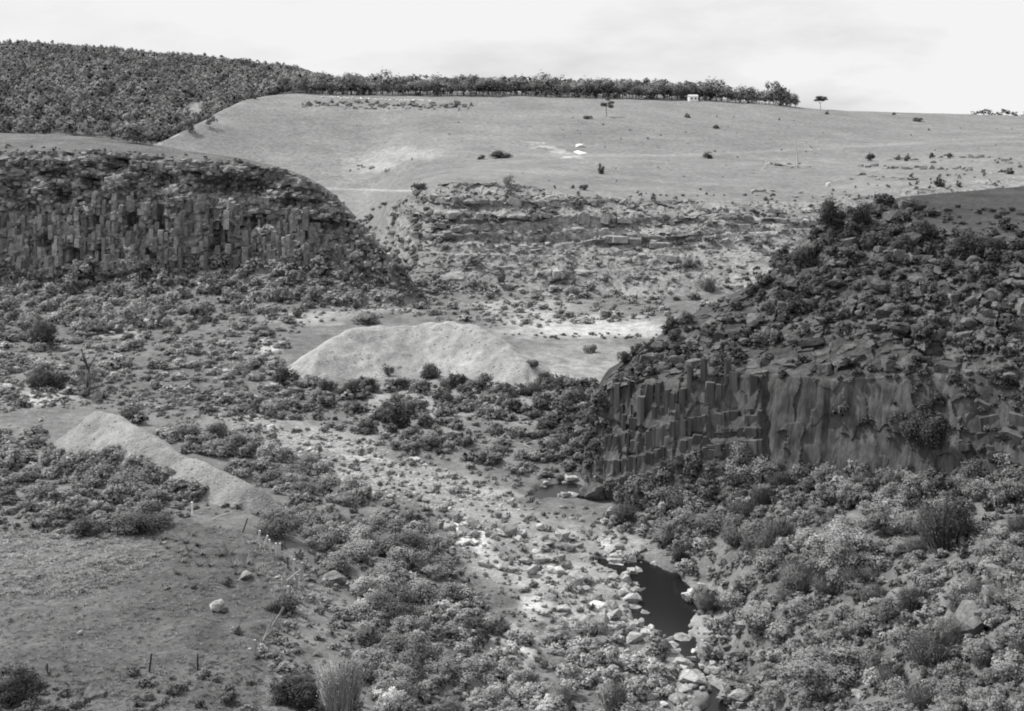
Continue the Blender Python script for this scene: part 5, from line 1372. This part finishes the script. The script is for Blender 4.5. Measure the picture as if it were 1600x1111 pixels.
# forest on the left ridge
fr = []
for i in range(12000):
    px = rs.uniform(-260, 500); y = rs.uniform(640, 1540)
    if rs.rand() > (y / 1540): continue
    s9 = float(np.interp(px, keysG, [G[k][10][0] for k in keysG]))
    if y < s9 - 25: continue
    if px > 235 and y < float(np.interp(px, keysG, [G[k][9][0] for k in keysG])) + 22: continue
    fr.append((px, y))
occ = {}; fl = []
for (px, y) in fr:
    x = (px - 800) / F * y; c = (int(x // 5.6), int(y // 6.6))
    if c in occ: continue
    occ[c] = 1; fl.append((x, y, px))
fl.sort(key=lambda t: t[1])
fo = Acc(); single = 0
for (x, y, px) in fl:
    h = drop(x, y)
    if h is None or h[2] is not ground: continue
    py = HZ + (CZ - h[0].z) / y * F
    if abs(px - 305) < 15 and 160 < py < 197: continue
    hg = random.choice((9, 10, 12, 13, 15)) * random.uniform(.85, 1.15)
    if y < 800 and px < 240: hg *= 0.75
    tn = 0.10 * random.choice((.65, .85, 1, 1.2, 1.4))
    vis = py < np.interp(px, [0, 150, 240, 300, 400], [212, 220, 232, 205, 160]) and -5 < px < 480
    if vis and n_t < 278:
        tree(h[0], hg, tn, 'gum tree among the nearest edge of the forest on the ridge', 'forest trees on the ridge', random.choice(ME_GUMS), random.uniform(.85, 1.2)); n_t += 1
    else:
        add_scrub(fo, GUMS[rs.randint(5)], h[0], hg * random.uniform(.8, 1.05), hg, tn, random.uniform(0, 6.28))
for v, f, t in zip(extra.v, extra.f, extra.t):
    pass
o = obj('forest', fo.mesh('forest', M_LEAFS)); tag(o, 'dense dark gum forest covering the ridge at the left', kind='stuff')
o = obj('forest', extra.mesh('forest', M_LEAFS)); tag(o, 'deeper rows of gum trees behind the hilltop tree line', kind='stuff')
# trees one can point at
def at_tree(px, py, hpx, tone, lab, **k):
    h = shoot(px, py)
    if h is None:
        y = crest(px) + 8; h = drop((px - 800) / F * y, y)
    hg = hpx * h[0].y / F
    return tree(h[0], hg, tone, lab, k.pop('group', None), **k)
at_tree(297, 207, 26, .08, 'lone tree on the bare shoulder below the forest, left one of two', wide=1.2)
at_tree(328, 200, 24, .08, 'lone tree on the bare shoulder below the forest, right one of two', wide=1.1)
at_tree(214, 224, 40, .12, 'large rounded tree at the forest edge behind the cliff top', wide=1.7, crown=build_mesh('crown', *crown_arrays(700, 14, 907, 0.07, 0.04, 0.95, 0.8, 0.42, (0.14, 0.24))[:2], M_LEAF, {'tone': crown_arrays(700, 14, 907, 0.07, 0.04, 0.95, 0.8, 0.42, (0.14, 0.24))[2]}))
sp = crown_arrays(240, 6, 901, 0.085, 0.28, 1.0, 0.45, 0.28, (0.08, 0.15))
at_tree(948, 182, 33, .07, 'thin spindly tree with tiered foliage alone on the hillside', crown=build_mesh('crown', *sp[:2], M_LEAF, {'tone': sp[2]}))
um = crown_arrays(620, 16, 903, 0.10, 0.60, 1.0, 0.35, 0.5, (0.14, 0.22))
at_tree(1282, 170, 21, .075, 'umbrella-shaped tree alone on the skyline at the right', crown=build_mesh('crown', *um[:2], M_LEAF, {'tone': um[2]}), wide=1.1)
at_tree(795, 305, 40, .16, 'pale-trunked crooked tree on the rim of the far scarp', wide=.9, bark=0.4)
at_tree(136, 612, 84, .12, 'thin bare-limbed sapling behind the tip of the spoil ridge', crown=build_mesh('crown', *wisp_arrays(260, 905, 0.62, 0.006, 0.7)[:2], M_LEAF, {'tone': np.full(260 * 9, 1.0)}), wide=.5, bark=0.06)
for i, px in enumerate((1524, 1537, 1549, 1561, 1572, 1584, 1600)):
    y = 1045.0; h = drop((px - 800) / F * y, y)
    tree(h[0] - Vector((0, 0, 1.9)), random.uniform(6, 8.5), .06, 'small dark tree in the short row on the skyline at the far right', 'skyline trees at the far right', random.choice(ME_GUMS), wide=1.3)

# ------------------------------------------------------------------ dead wood
def limb(name, pts_px, y, rad, tone, label, cat, base=None, extra=()):
    P3 = [XYZ(px, py, y + dy) for (px, py, dy) in pts_px]
    o0 = P3[0] if base is None else P3[base]
    root = empty(name, o0)
    tag(root, label, cat)
    n = len(P3)
    v, f = tube([tuple(p - o0) for p in P3], [rad * (1 - 0.75 * i / (n - 1)) for i in range(n)], 6)
    obj('trunk', build_mesh('trunk', v, f, M_WOOD), root, tone=tone)
    for pts in extra:
        Q3 = [XYZ(px, py, y + dy) - o0 for (px, py, dy) in pts]
        v, f = tube([tuple(p) for p in Q3], [rad * .6 * (1 - 0.75 * i / (len(Q3) - 1)) for i in range(len(Q3))], 5)
        obj('branch', build_mesh('branch', v, f, M_WOOD), root, tone=tone)
yb = shoot(1246, 262)[0].y
limb('dead_tree', [(1247, 263, 0), (1246, 245, 0), (1243, 228, 0), (1241, 209, .5)], yb, .55, .5, 'bleached dead tree with a tall bare trunk and a long fallen limb on the terrace', 'dead tree',
     extra=[[(1246, 259, 0), (1232, 260, -4), (1216, 255, -8), (1202, 253, -10), (1192, 262, -16), (1181, 281, -30)]])
yb = shoot(520, 597)[0].y
limb('fallen_branch', [(494, 592, -.3), (503, 586, 0), (516, 584, .2), (530, 589, 0), (546, 592, 0)], yb - 1.5, .13, .6, 'curved white fallen branch lying before the gravel heap', 'branch', extra=[[(530, 589, 0), (538, 585, .6), (548, 584, 1)]])
yb = shoot(790, 694)[0].y
limb('fallen_branch', [(775, 682, 0), (786, 690, 0), (800, 692, 0), (818, 694, 0), (838, 688, 0)], yb - 1, .16, .5, 'pale forked fallen branch in the dark scrub above the pool', 'branch', extra=[[(800, 692, 0), (796, 683, .4), (789, 677, .8)], [(818, 694, 0), (826, 698, -.5), (832, 700, -1)]])
yb = shoot(990, 596)[0].y
limb('fallen_branch', [(974, 590, 0), (984, 594, 0), (991, 596, 0), (1001, 592, 0), (1009, 590, 0)], yb - .6, .09, .5, 'small pale curved branch on the top edge of the bluff toe', 'branch')
yb = shoot(452, 700)[0].y
limb('fallen_branch', [(436, 699, 0), (450, 700, 0), (460, 701, 0), (468, 703, 0)], yb - .6, .10, .55, 'straight pale branch lying on the upper river bed', 'branch')

# ------------------------------------------------------------------ paddock fence
def post_mesh(seed):
    r = np.random.RandomState(seed)
    v, f = tube([(0, 0, -0.25), (r.uniform(-.02, .02), 0, .5), (0, 0, 1.0)], [0.12, 0.11, 0.10], 7)
    return build_mesh('fence_post', v, f, M_WOOD)
ME_POST = [post_mesh(950 + i) for i in range(3)]
for (px, py, hp, lean, tone, lab) in [
    (300, 808, 21, 0, .85, 'white upright fence post at the top corner of the paddock'), (250, 799, 15, 0, .25, 'thin grey fence post in the brush left of the white one'),
    (379, 832, 21, .35, .05, 'dark fence post leaning right at the top of the paddock'), (412, 856, 18, .3, .52, 'pale fence post leaning right below the dark leaning one'),
    (431, 870, 19, .02, .52, 'pale upright fence post, left one of a close pair'), (437, 870, 19, .02, .52, 'pale upright fence post, right one of a close pair'),
    (450, 888, 16, 0, .08, 'short dark fence post below the close pair'), (471, 908, 26, .05, .38, 'tall pale fence post beside the pale grass'), (462, 920, 20, .12, .3, 'grey fence post leaning beside the tall pale one'),
    (391, 1040, 24, -.03, .42, 'thick pale fence post at the near corner of the paddock'), (233, 1050, 26, .14, .04, 'dark bent stake at the near side of the paddock'),
    (309, 1047, 22, 0, .05, 'thin dark stake at the near side of the paddock'), (404, 848, 17, .1, .52, 'pale fence post between the dark and pale leaning posts'), (422, 862, 17, -.05, .52, 'pale fence post left of the close pair'), (458, 896, 20, .08, .52, 'pale fence post above the propped rail'),
    (448, 938, 20, .1, .52, 'pale fence post above the ragged bush'), (397, 1022, 20, .06, .36, 'pale fence post just above the thick corner post'), (74, 1052, 14, 0, .08, 'short dark stake near the bottom left of the paddock')]:
    h = shoot(px, py); s = 1.15 * hp * h[0].y / F
    o = obj('fence_post', random.choice(ME_POST), loc=h[0], rot=(0.05, lean, 0), sc=(1.1 if tone > .1 else .6, 1.1 if tone > .1 else .6, s), tone=tone)
    tag(o, lab, 'fence post', 'posts of the paddock fence')
def rail(a, b_, label, tone=.45, up=(.15, .15)):
    A = shoot(*a)[0] + Vector((0, 0, up[0]))
    Bq = XYZ(b_[0], b_[1], A.y + 0.3)
    v, f = tube([(0, 0, 0), tuple((Bq - A) * .5 + Vector((0, 0, .05))), tuple(Bq - A)], [.08, .075, .06], 6)
    o = obj('fence_rail', build_mesh('fence_rail', v, f, M_WOOD), loc=A, tone=tone); tag(o, label, 'fence rail', 'fallen rails of the paddock fence')
rail((332, 813), (362, 800), 'pale fallen fence rail sloping up from the paddock corner', .4, (.1, .7))
rail((362, 797), (372, 787), 'short bright broken rail end standing up in the bush', .6, (.7, 1.5))
rail((450, 908), (470, 890), 'thin pale rail propped against the tall pale post', .4, (.1, 1.0))
rail((370, 908), (388, 912), 'thin pale stick lying beside the paddock boulder', .38, (.08, .08))
rt = shoot(420, 985)[0]
pf = empty('paling_fence', rt); tag(pf, 'broken fence of leaning pale palings beside the paddock', 'fence')
for i in range(13):
    u = i / 12.0
    h = shoot(404 + 34 * u + random.uniform(-2, 2), 1012 - 52 * u)[0]
    hh = random.uniform(0.9, 1.5)
    v, f = tube([(0, 0, -.1), (.02, 0, hh * .5), (0, 0, hh)], [.075, .065, .045], 5)
    obj('paling', build_mesh('paling', v, f, M_WOOD), pf, loc=h - rt, rot=(random.uniform(-.1, .2), random.uniform(.25, .65), 0), tone=random.uniform(.22, .42))

# ------------------------------------------------------------------ two small white huts among the hilltop trees
def hut(px, foot, wpx, hpx, dy, label):
    y = crest(px) + dy; h = drop((px - 800) / F * y, y)
    W = wpx * y / F; H = hpx * y / F; Dp = W * .7
    r_ = empty('hut', h[0], 0.15); tag(r_, label, 'hut', 'small white huts on the hilltop')
    x0, x1 = -W / 2, W / 2
    v = [(x0, 0, -.5), (x1, 0, -.5), (x1, Dp, -.5), (x0, Dp, -.5), (x0, 0, H), (x1, 0, H), (x1, Dp, H), (x0, Dp, H)]
    f = [(0, 1, 5, 4), (1, 2, 6, 5), (2, 3, 7, 6), (3, 0, 4, 7)]
    obj('wall', build_mesh('wall', v, f, M_PAINT), r_, tone=.8)
    e = .3; rh = H * .35
    v = [(x0 - e, -e, H), (x1 + e, -e, H), (x1 + e, Dp + e, H), (x0 - e, Dp + e, H), (x0 - e, Dp / 2, H + rh), (x1 + e, Dp / 2, H + rh)]
    f = [(0, 1, 5, 4), (2, 3, 4, 5), (3, 0, 4, 4), (1, 2, 5, 5)]
    bm = bmesh.new(); vv = [bm.verts.new(q_) for q_ in v]
    for q_ in [(0, 1, 5, 4), (2, 3, 4, 5), (3, 0, 4), (1, 2, 5), (3, 2, 1, 0)]: bm.faces.new([vv[k] for k in q_])
    me = bpy.data.meshes.new('roof'); bm.to_mesh(me); bm.free(); me.materials.append(M_PAINT)
    obj('roof', me, r_, tone=.55)
    for kx in (-.22, .22):
        s_ = W * .1
        v = [(kx * W - s_, -.02, H * .4), (kx * W + s_, -.02, H * .4), (kx * W + s_, -.02, H * .78), (kx * W - s_, -.02, H * .78)]
        obj('window', build_mesh('window', v, [(0, 1, 2, 3)], M_PAINT), r_, tone=.12)
hut(1084, 153, 14, 8, -6, 'small white hut in front of the hilltop trees')
hut(777, 147, 14, 4.5, 14, 'low white hut half hidden behind the brow of the hill')
for (px, py, ph) in [(445, 590, 'the round dark bush'), (626, 655, 'the big dark spreading bush'), (650, 500, 'the big gravel heap'), (150, 640, 'the spoil ridge tip'), (300, 715, 'the spoil ridge middle'),
                     (440, 778, 'the spoil ridge end'), (300, 797, 'the white fence post'), (420, 985, 'the paling fence'), (733, 835, 'the bright sand'), (936, 965, 'the big square boulder'),
                     (1035, 940, 'the river pool'), (895, 770, 'the dark upper pool'), (1100, 1060, 'the river tail'), (1552, 930, 'the large rounded right edge boulder'), (1452, 650, 'the big hanging bush'),
                     (1200, 730, 'the rock wall foot'), (1330, 850, 'the largest soft pale shrub'), (1300, 1040, 'the broad soft right slope shrub'), (530, 1070, 'the pale feathery shrub'), (66, 520, 'the tall dark left edge bush'),
                     (180, 515, 'the pair of pale blocks'), (590, 738, 'the pale river bed patch'), (430, 660, 'the upper river bed'), (1302, 330, 'the tall bluff crest bush'), (880, 445, 'the scarp cave'), (620, 430, 'the cliff nose'),
                     (340, 670, 'the grey bushy shrub'), (622, 850, 'the big leafy belt bush'), (610, 950, 'the middle belt bush'), (742, 985, 'the boulder-side dark bush'), (20, 1070, 'the bottom left bush'), (1480, 840, 'the soft dark grey shrub'),
                     (300, 430, 'the broken cliff foot'), (777, 147, 'the low white hut'), (1084, 150, 'the white hut'), (948, 165, 'the spindly tree'), (1208, 150, 'the tallest tree'), (600, 155, 'the white stone row'), (480, 160, 'the outcrop end'),
                     (1060, 875, 'the black overhanging bush'), (970, 1090, 'the wispy pale shrub'), (700, 1060, 'the belt end')]:
    landmark(px, py, ph)
label_rest()
print('bushes', n_bush, 'boulders', n_b, 'trees', n_t, 'scrub tris', sum(len(f) for f in scrub.f), 'forest', sum(len(f) for f in fo.f))
